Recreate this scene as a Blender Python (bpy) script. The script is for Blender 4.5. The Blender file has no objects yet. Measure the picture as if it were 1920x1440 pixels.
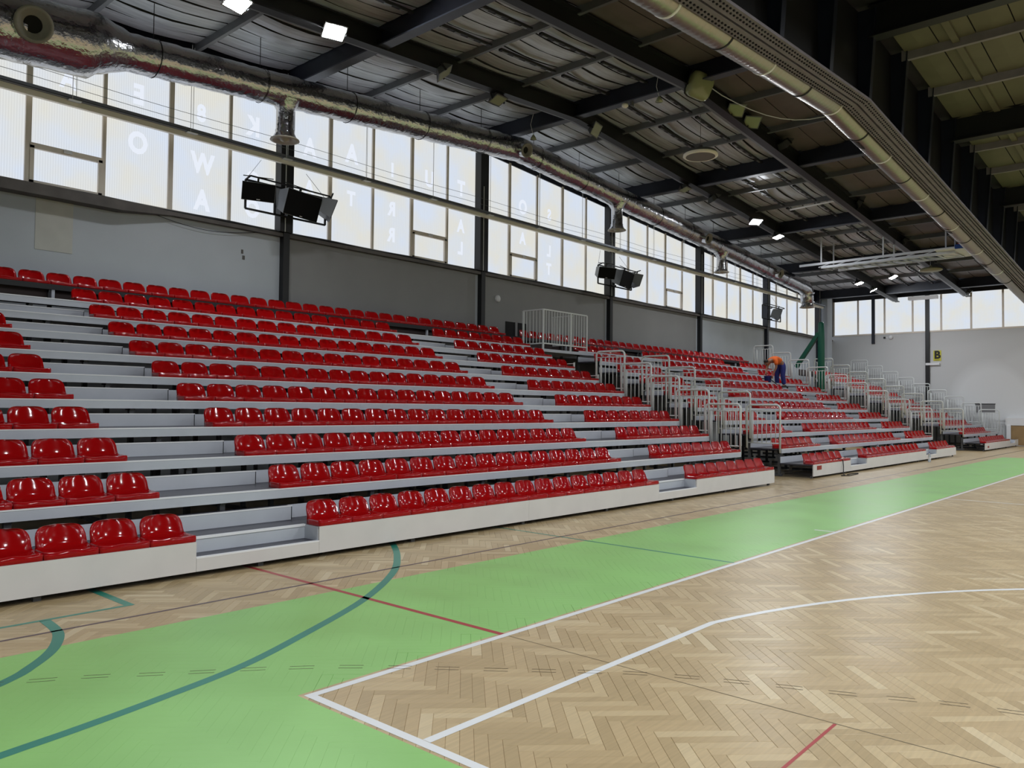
import bpy, bmesh, math, random
import numpy as np
from mathutils import Matrix, Vector

random.seed(7); rng = np.random.default_rng(7)
scene = bpy.context.scene
COL = scene.collection
PI = math.pi

# ------------------------------------------------------------------ camera
CAM = (-2.644, -3.834, 1.633); YAW, PITCH, ROLL, FPX = math.radians(41.5448), math.radians(1.6953), math.radians(0.5765), 1488.7
def cam_axes():
    f = np.array([math.cos(PITCH)*math.cos(YAW), math.cos(PITCH)*math.sin(YAW), math.sin(PITCH)])
    r = np.cross(f, [0, 0, 1]); r /= np.linalg.norm(r); u = np.cross(r, f)
    c, s = math.cos(ROLL), math.sin(ROLL)
    return c*r+s*u, -s*r+c*u, f
CR, CU, CF = cam_axes()
def project(p):
    d = np.asarray(p, float)-np.array(CAM); z = d @ CF
    if z < .05: return None
    return 960+FPX*(d @ CR)/z, 720-FPX*(d @ CU)/z, z
cd = bpy.data.cameras.new('camera'); cam = bpy.data.objects.new('camera', cd); COL.objects.link(cam)
cd.sensor_fit = 'HORIZONTAL'; cd.sensor_width = 36; cd.lens = FPX/1920*36; cd.clip_end = 200; cd.clip_start = .05
cam.matrix_world = Matrix(((CR[0], CU[0], -CF[0], CAM[0]), (CR[1], CU[1], -CF[1], CAM[1]), (CR[2], CU[2], -CF[2], CAM[2]), (0, 0, 0, 1)))
scene.camera = cam

# ------------------------------------------------------------------ world, light levels, exposure
PANE = 0.90          # radiance of the daylit translucent windows
LENS = 308.0         # radiance of a lit floodlight lens
w = bpy.data.worlds.new('overcast_sky'); scene.world = w; w.use_nodes = True
w.node_tree.nodes['Background'].inputs[0].default_value = (.80, .88, 1, 1)
w.node_tree.nodes['Background'].inputs[1].default_value = 1.0
vs = scene.view_settings
vs.view_transform = 'Standard'; vs.look = 'None'; vs.gamma = 1; vs.use_curve_mapping = False; vs.exposure = 0.0

# ------------------------------------------------------------------ helpers
def lin(c):
    return tuple((x/255/12.92 if x/255 <= .04045 else ((x/255+.055)/1.055)**2.4) for x in c)
MATS = {}
def new_mat(name):
    m = bpy.data.materials.new(name); m.use_nodes = True; MATS[name] = m
    return m, m.node_tree, m.node_tree.nodes['Principled BSDF']
def N(nt, t, **kw):
    n = nt.nodes.new(t)
    for k, v in kw.items():
        if k == 'ins':
            for a, b in v.items(): n.inputs[a].default_value = b
        else: setattr(n, k, v)
    return n
def mat(name, rgb, rough=.5, metal=0, var=0, vscale=3, bump=0, bscale=20, stretch=None, coat=0, spec=.5):
    m, nt, b = new_mat(name)
    c = lin(rgb); b.inputs['Base Color'].default_value = (*c, 1)
    b.inputs['Roughness'].default_value = rough; b.inputs['Metallic'].default_value = metal
    b.inputs['Coat Weight'].default_value = coat; b.inputs['Coat Roughness'].default_value = .06
    b.inputs['Specular IOR Level'].default_value = spec
    geo = N(nt, 'ShaderNodeNewGeometry'); src = geo.outputs['Position']
    if stretch:
        mp = N(nt, 'ShaderNodeMapping', ins={'Scale': stretch}); nt.links.new(src, mp.inputs[0]); src = mp.outputs[0]
    if var:
        no = N(nt, 'ShaderNodeTexNoise', ins={'Scale': vscale, 'Detail': 4.0}); nt.links.new(src, no.inputs['Vector'])
        mr = N(nt, 'ShaderNodeMapRange', ins={1: .3, 2: .7, 3: 1-var, 4: 1+var}); nt.links.new(no.outputs[0], mr.inputs[0])
        mx = N(nt, 'ShaderNodeVectorMath', operation='SCALE'); mx.inputs[0].default_value = c
        nt.links.new(mr.outputs[0], mx.inputs['Scale']); nt.links.new(mx.outputs[0], b.inputs['Base Color'])
    if bump:
        no = N(nt, 'ShaderNodeTexNoise', ins={'Scale': bscale, 'Detail': 3.0}); nt.links.new(src, no.inputs['Vector'])
        bp = N(nt, 'ShaderNodeBump', ins={'Strength': bump, 'Distance': .02}); nt.links.new(no.outputs[0], bp.inputs['Height'])
        nt.links.new(bp.outputs[0], b.inputs['Normal'])
    return m
def emit(name, rgb, strength):
    m, nt, b = new_mat(name)
    nt.nodes.remove(b); e = N(nt, 'ShaderNodeEmission', ins={0: (*lin(rgb), 1), 1: strength})
    nt.links.new(e.outputs[0], nt.nodes['Material Output'].inputs[0]); return m

WM = {}
class MB:
    def __init__(s): s.v = []; s.f = []; s.m = []
    def _add(s, vs, fs, mi=0):
        o = len(s.v); s.v += [tuple(p) for p in vs]; s.f += [tuple(i+o for i in f) for f in fs]; s.m += [mi]*len(fs); return s
    BF = [(0, 3, 2, 1), (4, 5, 6, 7), (0, 1, 5, 4), (1, 2, 6, 5), (2, 3, 7, 6), (3, 0, 4, 7)]
    def box(s, x0, x1, y0, y1, z0, z1, mi=0):
        return s._add([(x0, y0, z0), (x1, y0, z0), (x1, y1, z0), (x0, y1, z0), (x0, y0, z1), (x1, y0, z1), (x1, y1, z1), (x0, y1, z1)], s.BF, mi)
    def bar(s, p, q, w, h, mi=0, up=(0, 0, 1)):
        p, q = Vector(p), Vector(q); d = (q-p).normalized(); u = Vector(up)
        r = d.cross(u)
        if r.length < 1e-4: r = d.cross(Vector((0, 1, 0)))
        r.normalize(); u = r.cross(d); r *= w/2; u *= h/2
        return s._add([p-r-u, p+r-u, p+r+u, p-r+u, q-r-u, q+r-u, q+r+u, q-r+u], [(0, 1, 2, 3), (7, 6, 5, 4), (0, 4, 5, 1), (1, 5, 6, 2), (2, 6, 7, 3), (3, 7, 4, 0)], mi)
    def ibeam(s, p, q, w, h, tf=.03, tw=.02, mi=0, bm=0):
        p, q = Vector(p), Vector(q); z = Vector((0, 0, 1))
        s.bar(p+z*(tf/2), q+z*(tf/2), w, tf, bm); s.bar(p+z*(h-tf/2), q+z*(h-tf/2), w, tf, mi)
        return s.bar(p+z*(h/2), q+z*(h/2), tw, h-2*tf, mi)
    def tube(s, pts, r, n=10, cap=True, closed=False, mi=0, wob=0):
        pts = [Vector(p) for p in pts]; k = len(pts)
        rs = [r]*k if not hasattr(r, '__len__') else r
        o = len(s.v); ref = None
        for i, p in enumerate(pts):
            a = pts[(i-1) % k] if (i or closed) else p; b = pts[(i+1) % k] if (i < k-1 or closed) else p
            d = (b-a).normalized()
            if ref is None: ref = Vector((0, 0, 1)) if abs(d.z) < .9 else Vector((0, 1, 0))
            u = (ref-d*ref.dot(d)).normalized(); ref = u; v = d.cross(u)
            for j in range(n):
                t = 2*PI*j/n; R = rs[i]*(1+(wob*(random.random()-.5) if wob else 0))
                s.v.append(tuple(p+u*(math.cos(t)*R)+v*(math.sin(t)*R)))
        for i in range(k if closed else k-1):
            for j in range(n):
                a, b = i*n, ((i+1) % k)*n; j2 = (j+1) % n
                s.f.append((o+a+j, o+b+j, o+b+j2, o+a+j2)); s.m.append(mi)
        if cap and not closed:
            s.f.append(tuple(o+j for j in range(n))); s.f.append(tuple(o+(k-1)*n+j for j in reversed(range(n)))); s.m += [mi, mi]
        return s
    def lathe(s, c, prof, n=16, axis=(0, 0, 1), mi=0, sq=False):
        c = Vector(c); ax = Vector(axis).normalized(); t = Vector((1, 0, 0)) if abs(ax.x) < .9 else Vector((0, 1, 0))
        u = ax.cross(t).normalized(); v = ax.cross(u); o = len(s.v)
        for (r, z) in prof:
            for j in range(n):
                a = 2*PI*j/n; k = 1/(abs(math.cos(a))**5+abs(math.sin(a))**5)**.2 if sq else 1; s.v.append(tuple(c+ax*z+u*(math.cos(a)*r*k)+v*(math.sin(a)*r*k)))
        for i in range(len(prof)-1):
            for j in range(n):
                j2 = (j+1) % n; s.f.append((o+i*n+j, o+i*n+j2, o+(i+1)*n+j2, o+(i+1)*n+j)); s.m.append(mi)
        return s
    def quad(s, a, b, c, d, mi=0): return s._add([a, b, c, d], [(0, 1, 2, 3)], mi)
    def mesh(s, name, mats, smooth=False):
        me = bpy.data.meshes.new(name); me.from_pydata(s.v, [], s.f)
        for m in (mats if isinstance(mats, (list, tuple)) else [mats]): me.materials.append(m)
        if len(set(s.m)) > 1: me.polygons.foreach_set('material_index', s.m)
        if smooth: me.polygons.foreach_set('use_smooth', [True]*len(s.f))
        me.update(); return me
    def build(s, name, mats, parent=None, smooth=False, local=False):
        if parent is not None:
            if not local:
                inv = WM[parent.name].inverted(); s.v = [tuple(inv @ Vector(p)) for p in s.v]
            o = bpy.data.objects.new(name, s.mesh(name, mats, smooth)); COL.objects.link(o); o.parent = parent
            WM[o.name] = WM[parent.name].copy()
        else:
            a = np.array(s.v); lo, hi = a.min(0), a.max(0); c = np.array([(lo[0]+hi[0])/2, (lo[1]+hi[1])/2, lo[2]])
            s.v = [tuple(p) for p in (a-c)]
            o = bpy.data.objects.new(name, s.mesh(name, mats, smooth)); COL.objects.link(o); o.location = c
            WM[o.name] = Matrix.Translation(Vector(c))
        return o
def empty(name, loc, rot=(0, 0, 0)):
    o = bpy.data.objects.new(name, None); COL.objects.link(o); o.location = loc; o.rotation_euler = rot; o.empty_display_size = .1
    from mathutils import Euler
    WM[o.name] = Matrix.Translation(Vector(loc)) @ Euler(rot).to_matrix().to_4x4(); return o
def tag(o, label, cat, group=None, kind=None):
    if label: o['label'] = label
    if cat: o['category'] = cat
    if group: o['group'] = group
    if kind: o['kind'] = kind
    return o
def struct(o): o['kind'] = 'structure'; return o
def inst(name, me, parent=None, loc=(0, 0, 0), rot=(0, 0, 0)):
    o = bpy.data.objects.new(name, me); COL.objects.link(o); o.location = loc; o.rotation_euler = rot
    if parent is not None: o.parent = parent; WM[o.name] = WM[parent.name].copy()
    return o
def text_mesh(txt, size, mname, extr=.002):
    c = bpy.data.curves.new(mname, 'FONT'); c.body = txt; c.size = size; c.extrude = extr; c.offset = .045*size; c.align_x = 'CENTER'; c.align_y = 'CENTER'; c.resolution_u = 3
    o = bpy.data.objects.new(mname, c); COL.objects.link(o)
    dg = bpy.context.evaluated_depsgraph_get(); me = bpy.data.meshes.new_from_object(o.evaluated_get(dg))
    bpy.data.objects.remove(o); bpy.data.curves.remove(c); me.name = mname; return me
ORD = ['first', 'second', 'third', 'fourth', 'fifth', 'sixth', 'seventh', 'eighth', 'ninth', 'tenth', 'eleventh', 'twelfth', 'thirteenth', 'fourteenth', 'fifteenth', 'sixteenth']
ORD += ['%dth' % k for k in range(17, 60)]
for k_, v_ in {20: '21st', 21: '22nd', 22: '23rd', 30: '31st', 31: '32nd', 32: '33rd'}.items(): ORD[k_] = v_

# ------------------------------------------------------------------ materials
red = mat('red_gloss_plastic', (163, 9, 13), .09, spec=.3)
alu = mat('grey_painted_steel', (196, 201, 210), .35, var=.04)
fasc = mat('pale_grey_fascia', (220, 218, 216), .45, var=.03)
nose = mat('bright_aluminium', (244, 245, 248), .3)
deckm = mat('charcoal_rubber_deck', (62, 62, 72), .4, var=.1, vscale=8)
dark = mat('dark_understructure', (30, 31, 34), .6)
navy = mat('navy_painted_steel', (20, 25, 40), .45, var=.15)
navyf = mat('grey_blue_flange', (70, 75, 88), .45, var=.1)
blackm = mat('black_steel', (16, 17, 20), .5)
purl = mat('grey_purlin_steel', (112, 115, 120), .45, metal=.2, var=.1)
railm = mat('light_grey_tube', (216, 219, 218), .35)
girdm = mat('girder_flange_paint', (124, 120, 128), .55, var=.12)
wallm = mat('grey_wall_paint', (184, 190, 197), .75, var=.05, vscale=.8, bump=.05, bscale=60)
wall2 = mat('dark_grey_wall_panel', (142, 142, 142), .75, var=.05, vscale=.8)
plaster = mat('beige_plaster_patch', (192, 192, 186), .8, var=.05)
framem = mat('window_frame_grey', (226, 217, 206), .6, var=.05)
sillm = mat('brown_grey_ledge', (96, 92, 90), .7, var=.2)
traym = mat('galvanised_tray', (120, 124, 132), .4, metal=.5)
cream = mat('cream_rail', (250, 245, 232), .5)
foil = mat('crinkled_foil', (188, 188, 190), .2, metal=1, var=.08, bump=.8, bscale=10)
spiral = mat('spiral_duct_steel', (165, 160, 150), .3, metal=.9, bump=.25, bscale=60, stretch=(1, .15, .15))
diffm = mat('beige_diffuser', (178, 172, 160), .5)
cork = mat('grey_insulation_end', (150, 148, 140), .8)
hole = mat('opening_shade', (5, 5, 6), .8)  # near-black colour stands in for the shade inside openings
roofm = mat('roof_underside_gap_shade', (30, 31, 34), .8)  # kept dark so the gaps between roof panels look shaded
silver = mat('silver_insulation', (188, 192, 199), .42, metal=.2, var=.2, vscale=2.2, stretch=(.6, 6, 1))
brownp = mat('brown_grey_roof_panel', (104, 97, 93), .5, var=.15, vscale=1.2)  # tone is partly the panel's own, partly the lighting of this roof zone
olive = mat('olive_roof_panel', (94, 92, 74), .6, var=.1, vscale=1.5)  # olive panel colour with some of the zone's lighting painted in
spk = mat('black_speaker_grille', (8, 8, 9), .7, spec=.15)
postm = mat('dark_grey_post', (84, 86, 90), .5)
spkb = mat('grey_speaker_cabinet', (120, 124, 128), .5)
lampg = mat('grey_lamp_housing', (90, 92, 92), .5)
lampd = mat('unlit_lamp_glass', (150, 155, 125), .15)
yglass = mat('yellowed_lamp_glass', (146, 150, 112), .2)
lens = emit('lit_lamp_lens', (242, 246, 250), LENS); lens.cycles.emission_sampling = 'FRONT'
white = mat('white_paint', (225, 226, 228), .5)
greenp = mat('green_padding', (10, 92, 72), .5)
wirem = mat('cable_grey', (110, 112, 115), .5)
blackr = mat('black_rubber', (18, 18, 20), .5)
skin = mat('skin', (150, 105, 82), .6)
orange = mat('orange_cloth', (222, 98, 22), .8, bump=.1)
blue = mat('blue_work_cloth', (38, 44, 118), .8, var=.12, vscale=6)
hairm = mat('dark_hair', (36, 28, 25), .7)
yellow = mat('yellow_sign', (206, 200, 60), .5)
ink = mat('black_print', (24, 22, 14), .6)
ply = mat('plywood_board', (150, 122, 82), .6, var=.1)
bluep = mat('blue_board_edge', (26, 66, 140), .5)
redpl = mat('red_plate', (150, 40, 36), .5)
grille = mat('grey_hatch', (120, 120, 122), .6)
wline = mat('white_line_paint', (238, 240, 240), .35, var=.02)
tline = mat('teal_line_paint', (52, 142, 122), .35, var=.04)
rline = mat('red_line_paint', (176, 66, 66), .35)
pline = mat('purple_line_paint', (92, 72, 78), .35)
kline = mat('dark_scribed_line', (92, 82, 62), .5)
glassm, nt_, b_ = new_mat('clear_bottle'); b_.inputs['Base Color'].default_value = (.75, .85, .95, 1); b_.inputs['Roughness'].default_value = .1; b_.inputs['Transmission Weight'].default_value = .8

def pane_mat(name, axis):
    m, nt, b = new_mat(name); nt.nodes.remove(b)
    geo = N(nt, 'ShaderNodeNewGeometry'); sp = N(nt, 'ShaderNodeSeparateXYZ'); nt.links.new(geo.outputs['Position'], sp.inputs[0])
    k = N(nt, 'ShaderNodeMath', operation='MULTIPLY', ins={1: 2*PI/.045}); nt.links.new(sp.outputs[axis], k.inputs[0])
    si = N(nt, 'ShaderNodeMath', operation='SINE'); nt.links.new(k.outputs[0], si.inputs[0])
    rib = N(nt, 'ShaderNodeMapRange', ins={1: -1, 2: 1, 3: .90, 4: 1.0}); nt.links.new(si.outputs[0], rib.inputs[0])
    no = N(nt, 'ShaderNodeTexNoise', ins={'Scale': .9, 'Detail': 3.0}); nt.links.new(geo.outputs['Position'], no.inputs['Vector'])
    cr = N(nt, 'ShaderNodeValToRGB'); nt.links.new(no.outputs[0], cr.inputs[0])
    cr.color_ramp.elements[0].position = .32; cr.color_ramp.elements[0].color = (*lin((240, 239, 230)), 1)
    cr.color_ramp.elements[1].position = .66; cr.color_ramp.elements[1].color = (*lin((230, 240, 255)), 1)
    st = N(nt, 'ShaderNodeMath', operation='MULTIPLY', ins={1: PANE}); nt.links.new(rib.outputs[0], st.inputs[0])
    e = N(nt, 'ShaderNodeEmission'); nt.links.new(cr.outputs[0], e.inputs[0]); nt.links.new(st.outputs[0], e.inputs[1])
    nt.links.new(e.outputs[0], nt.nodes['Material Output'].inputs[0]); m.cycles.emission_sampling = 'FRONT'; return m
paneX = pane_mat('translucent_ribbed_pane', 0); paneY = pane_mat('translucent_end_pane', 1)
letterm = emit('daylit_letter', (238, 244, 255), PANE*1.05); letterm.cycles.emission_sampling = 'NONE'

def wood_mat(name, ang, src):
    m, nt, b = new_mat(name)
    geo = N(nt, 'ShaderNodeNewGeometry'); pos = geo.outputs['Position']
    if src == 'attr': r = N(nt, 'ShaderNodeAttribute', attribute_name='tone').outputs['Fac']
    elif src == 'obj': r = N(nt, 'ShaderNodeObjectInfo').outputs['Random']
    else: r = N(nt, 'ShaderNodeTexNoise', ins={'Scale': 4.0}).outputs[0]
    cr = N(nt, 'ShaderNodeValToRGB'); nt.links.new(r, cr.inputs[0]); el = cr.color_ramp.elements
    el[0].position = 0; el[0].color = (*lin((184, 161, 121)), 1); el[1].position = 1; el[1].color = (*lin((217, 198, 160)), 1)
    e = el.new(.5); e.color = (*lin((195, 171, 130)), 1); e = el.new(.9); e.color = (*lin((206, 184, 143)), 1)
    mp = N(nt, 'ShaderNodeMapping', ins={'Rotation': (0, 0, -ang), 'Scale': (3, 60, 1)}); nt.links.new(pos, mp.inputs[0])
    no = N(nt, 'ShaderNodeTexNoise', ins={'Scale': 1.0, 'Detail': 4.0}); nt.links.new(mp.outputs[0], no.inputs['Vector'])
    mr = N(nt, 'ShaderNodeMapRange', ins={1: .3, 2: .7, 3: .90, 4: 1.08}); nt.links.new(no.outputs[0], mr.inputs[0])
    sc = N(nt, 'ShaderNodeVectorMath', operation='SCALE'); nt.links.new(cr.outputs[0], sc.inputs[0]); nt.links.new(mr.outputs[0], sc.inputs['Scale'])
    # painted green border: a band along the stands and behind both end lines
    sp = N(nt, 'ShaderNodeSeparateXYZ'); nt.links.new(pos, sp.inputs[0])
    def cmp(op, sock, v):
        n = N(nt, 'ShaderNodeMath', operation=op, ins={1: v}); nt.links.new(sock, n.inputs[0]); return n.outputs[0]
    def comb(op, a, c):
        n = N(nt, 'ShaderNodeMath', operation=op); nt.links.new(a, n.inputs[0]); nt.links.new(c, n.inputs[1]); return n.outputs[0]
    x, y = sp.outputs[0], sp.outputs[1]
    outside = comb('MAXIMUM', cmp('GREATER_THAN', y, .055), comb('MAXIMUM', cmp('LESS_THAN', x, -.05), cmp('GREATER_THAN', x, 28.05)))
    inside = comb('MULTIPLY', cmp('LESS_THAN', y, 2.0), comb('MULTIPLY', cmp('GREATER_THAN', x, -4), cmp('LESS_THAN', x, 31)))
    g = comb('MULTIPLY', outside, inside)
    gn = N(nt, 'ShaderNodeTexNoise', ins={'Scale': 1.3, 'Detail': 5.0}); nt.links.new(pos, gn.inputs['Vector'])
    gr = N(nt, 'ShaderNodeMapRange', ins={1: .3, 2: .7, 3: .94, 4: 1.06}); nt.links.new(gn.outputs[0], gr.inputs[0])
    gc = N(nt, 'ShaderNodeVectorMath', operation='SCALE'); gc.inputs[0].default_value = lin((152, 210, 120)); nt.links.new(gr.outputs[0], gc.inputs['Scale'])
    mx = N(nt, 'ShaderNodeMix', data_type='RGBA'); nt.links.new(g, mx.inputs[0]); nt.links.new(sc.outputs[0], mx.inputs[6]); nt.links.new(gc.outputs[0], mx.inputs[7])
    nt.links.new(mx.outputs[2], b.inputs['Base Color'])
    rr = N(nt, 'ShaderNodeMapRange', ins={1: .3, 2: .7, 3: .29, 4: .38}); nt.links.new(gn.outputs[0], rr.inputs[0]); nt.links.new(rr.outputs[0], b.inputs['Roughness'])
    return m
woodA = [wood_mat('oak_plank_a_%s' % s, a, s) for s, a in (('attr', PI*3/4), ('obj', PI*3/4))]
woodB = [wood_mat('oak_plank_b_%s' % s, a, s) for s, a in (('attr', PI/4), ('obj', PI/4))]
woodF = wood_mat('oak_floor_far', 0, 'noise')

endm, nt, b = new_mat('end_wall_repainted')
b.inputs['Roughness'].default_value = .75
geo = N(nt, 'ShaderNodeNewGeometry'); last = None
for (cy, cz, ry, rz) in ((4.6, 2.0, 1.9, 2.2), (3.0, 3.2, 1.5, 1.6)):
    mp = N(nt, 'ShaderNodeMapping', ins={'Location': (0, -cy/ry, -cz/rz), 'Scale': (0, 1/ry, 1/rz)}); nt.links.new(geo.outputs['Position'], mp.inputs[0])
    le = N(nt, 'ShaderNodeVectorMath', operation='LENGTH'); nt.links.new(mp.outputs[0], le.inputs[0])
    mr = N(nt, 'ShaderNodeMapRange', ins={1: .8, 2: 1.1, 3: 1, 4: 0}); nt.links.new(le.outputs['Value'], mr.inputs[0])
    if last:
        mm = N(nt, 'ShaderNodeMath', operation='MAXIMUM'); nt.links.new(last, mm.inputs[0])
        h = N(nt, 'ShaderNodeMath', operation='MULTIPLY', ins={1: .35}); nt.links.new(mr.outputs[0], h.inputs[0]); nt.links.new(h.outputs[0], mm.inputs[1]); last = mm.outputs[0]
    else: last = mr.outputs[0]
mx = N(nt, 'ShaderNodeMix', data_type='RGBA'); nt.links.new(last, mx.inputs[0]); mx.inputs[6].default_value = (*lin((198, 199, 200)), 1); mx.inputs[7].default_value = (*lin((216, 218, 220)), 1)
nt.links.new(mx.outputs[2], b.inputs['Base Color'])

# ------------------------------------------------------------------ layout numbers (metres)
YW, XE = 12.6, 43.3                    # stand-side wall, far end wall
XR = 14.35                             # ridge of the roof; the hall is symmetric about it
XN, YO = 2*XR-XE, -27.6                # near end wall, opposite wall
BAY = 6.7; XC = [XR+BAY*k for k in range(-4, 5)]
SL = .064
def zroof(x): return 9.98-SL*abs(x-XR)
def zbeam(x): return zroof(x)-.52
SILL = 5.68
def rowy(i): return 3.385+.777*i
def rowz(i): return .35+.3325*i if i else .335

# ------------------------------------------------------------------ floor
floor = struct(MB().box(XN, XE, YO, YW, -.3, -.004).build('floor', woodF))
L_, W_ = .42, .07
s2 = math.sqrt(.5)
def plank_world(u, v): return (u*s2-v*s2, u*s2+v*s2)
cand = []
kmax = int(60/W_)
for j in range(-70, 71):
    for k in range(-700, 900):
        for o in (0, 1):
            if o == 0: u0, v0, lu, lv = k*W_+j*L_, k*W_-j*L_, L_, W_
            else: u0, v0, lu, lv = k*W_+L_+j*L_, k*W_+W_-L_-j*L_, W_, L_
            cx, cy = plank_world(u0+lu/2, v0+lv/2)
            if not (-4.2 < cx < 43 and -7 < cy < 4.4): continue
            dx, dy = cx-CAM[0], cy-CAM[1]; d = math.hypot(dx, dy)
            a = math.degrees(math.atan2(dy, dx)-YAW)
            if d > 2.2 and abs(a) > 42: continue
            if dx*math.cos(YAW)+dy*math.sin(YAW) < -.5: continue
            if d > 26: continue
            cand.append((cx, cy, o, d))
def on_green(x, y): return y < 2.0 and (y > .1 or x < -.1)
def plank_verts(cx, cy, o, gap, zt):
    hl, hw = L_/2-gap/2, W_/2-gap/2; c = .0012 if gap > .001 else .0003
    if o == 0: ax, bx = (s2, s2), (-s2, s2)
    else: ax, bx = (-s2, s2), (-s2, -s2)
    out = []
    for (e, z) in ((0, zt-.006), (0, zt-c), (c, zt)):
        for (sa, sb) in ((-1, -1), (1, -1), (1, 1), (-1, 1)):
            l, w2 = sa*(hl-e), sb*(hw-e); out.append((cx+ax[0]*l+bx[0]*w2, cy+ax[1]*l+bx[1]*w2, z))
    return out
PF = [(8, 9, 10, 11)]+[(i+4*r, (i+1) % 4+4*r, (i+1) % 4+4*r+4, i+4*r+4) for r in (0, 1) for i in range(4)]
vis = []
for c in cand:
    p = project((c[0], c[1], 0))
    if p and -20 < p[0] < 1940 and p[1] < 1460 and not on_green(c[0], c[1]): vis.append(c)
vis.sort(key=lambda c: c[3]); near = set((round(c[0], 4), round(c[1], 4)) for c in vis[:300])
pm = []
for o in (0, 1):
    mb = MB(); mb._add(plank_verts(0, 0, o, .0016, 0), PF); pm.append(mb.mesh('plank', (woodA if o == 0 else woodB)[1]))
for c in cand:
    if (round(c[0], 4), round(c[1], 4)) in near:
        ob = inst('plank', pm[c[2]], floor); ob.matrix_parent_inverse = WM[floor.name].inverted(); ob.location = (c[0], c[1], -random.random()*.0004)
V = []; F = []; MI = []; TONE = []
for c in cand:
    if (round(c[0], 4), round(c[1], 4)) in near: continue
    o = len(V); V += plank_verts(c[0], c[1], c[2], .0004 if on_green(c[0], c[1]) else .0015, -random.random()*(.0001 if on_green(c[0], c[1]) else .0004))
    F += [tuple(i+o for i in f) for f in PF]; MI += [c[2]]*9; TONE += [random.random()]*12
me = bpy.data.meshes.new('planks'); inv = -np.array(WM[floor.name].translation)
me.from_pydata((np.array(V)+inv).tolist(), [], F); me.materials.append(woodA[0]); me.materials.append(woodB[0])
me.polygons.foreach_set('material_index', MI); at = me.attributes.new('tone', 'FLOAT', 'POINT'); at.data.foreach_set('value', TONE)
ob = inst('planks', me, floor); ob['kind'] = 'stuff'

def ribbon(name, pts, width, m, label, z=.0006, closed=False):
    pts = [Vector((p[0], p[1], 0)) for p in pts]; mb = MB(); n = len(pts)
    for i, p in enumerate(pts):
        a = pts[i-1] if i else p; b = pts[i+1] if i < n-1 else p
        d = (b-a).normalized(); q = Vector((-d.y, d.x, 0))*width/2
        mb.v += [(p.x-q.x, p.y-q.y, z), (p.x+q.x, p.y+q.y, z)]
    for i in range(n-1): mb.f.append((2*i, 2*i+2, 2*i+3, 2*i+1)); mb.m.append(0)
    o = mb.build(name, m, floor); o['label'] = label; return o
def spline(pts, n=12):
    out = []; P = [Vector((p[0], p[1], 0)) for p in pts]
    for i in range(len(P)-1):
        a, b, c, d = P[max(i-1, 0)], P[i], P[i+1], P[min(i+2, len(P)-1)]
        for k in range(n):
            t = k/n; out.append(.5*((2*b)+(c-a)*t+(2*a-5*b+4*c-d)*t*t+(3*b-a-3*c+d)*t**3))
    return out+[P[-1]]
ribbon('court_line', [(0, -.0), (28, -.0)], .055, wline, 'white painted sideline beside the green border', .0009)
ribbon('court_line', [(0, .0275), (0, -15)], .055, wline, 'white painted end line in the foreground', .001)
ribbon('court_line', [(28, .0275), (28, -15)], .05, wline, 'far white end line')
ribbon('court_line', [(14, 0), (14, -15)], .05, wline, 'white halfway line')
ribbon('court_line', [(8.3, .03), (8.3, .30)], .05, wline, 'short white tick across the sideline')
cx3, cy3 = 1.575, -7.5
arc = [(cx3+6.72*math.cos(a), cy3+6.72*math.sin(a)) for a in np.linspace(math.acos((2.99-1.575)/6.72), -math.acos((2.99-1.575)/6.72), 60)]
ribbon('court_line', [(.03, -.93), (2.98, -.93)]+arc[1:-1]+[(2.98, -14.07), (.03, -14.07)], .055, wline, 'white three-point line bending away across the parquet', .0008)
ribbon('court_line', spline([(3.95, 4.2), (3.5, 3.46), (3.01, 2.81), (2.44, 2.21), (1.58, 1.56), (.59, 1.02), (-.01, .74), (-.59, .57), (-1.05, .46), (-1.42, .39), (-2.4, .2)]), .075, tline, 'long teal arc crossing the green border')
ribbon('court_line', spline([(-.46, 2.76), (-.49, 2.45), (-.55, 2.22), (-.69, 1.93), (-.89, 1.67), (-1.12, 1.46), (-1.9, .95)]), .075, tline, 'short teal arc at the left edge')
ribbon('court_line', [(.17, 3.6), (.17, 2.76)], .07, tline, 'teal line running under the stand', .0007)
ribbon('court_line', [(.2, 2.78), (-2, 2.76)], .045, tline, 'teal line along the parquet strip')
ribbon('court_line', [(5.38, 4), (5.32, .03)], .04, tline, 'thin teal line across the green border')
ribbon('court_line', [(1.64, 4), (1.64, .03)], .05, rline, 'red line across the green border')
ribbon('court_line', [(1.62, -2.33), (.2, -2.345)], .018, rline, 'thin red line at the lower right')
ribbon('court_line', [(-4, 2.40), (43, 2.44)], .035, pline, 'dark purple line along the stands')
ribbon('scribed_line', [(1.64, -.03), (1.62, -3.6)], .006, kline, 'dark seam across the planks', .0007)
dash = [(-.93, 1.36), (-.69, 1.2), (-.45, 1.0), (-.22, .82), (.02, .64), (.24, .45), (.46, .24), (.66, .01), (.85, -.22), (1.04, -.46), (1.23, -.69), (1.41, -.91), (1.58, -1.13), (1.74, -1.4), (1.87, -1.66), (2.0, -1.93), (2.11, -2.2), (2.25, -2.48), (2.37, -2.72), (2.46, -2.99)]
dash = [(-1.17+.0, 1.5)]+dash
for i, (x, y) in enumerate(dash):
    a = dash[max(i-1, 0)]; b = dash[min(i+1, len(dash)-1)]; d = Vector((b[0]-a[0], b[1]-a[1], 0)).normalized(); q = Vector((-d.y, d.x, 0))*.025
    mb = MB()
    for s in (-1, 1):
        p = Vector((x, y, .0008)); mb.bar(p-d*.075+q*s, p+d*.075+q*s, .005, .0004)
    mb.build('scribed_dash', kline, floor)

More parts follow.
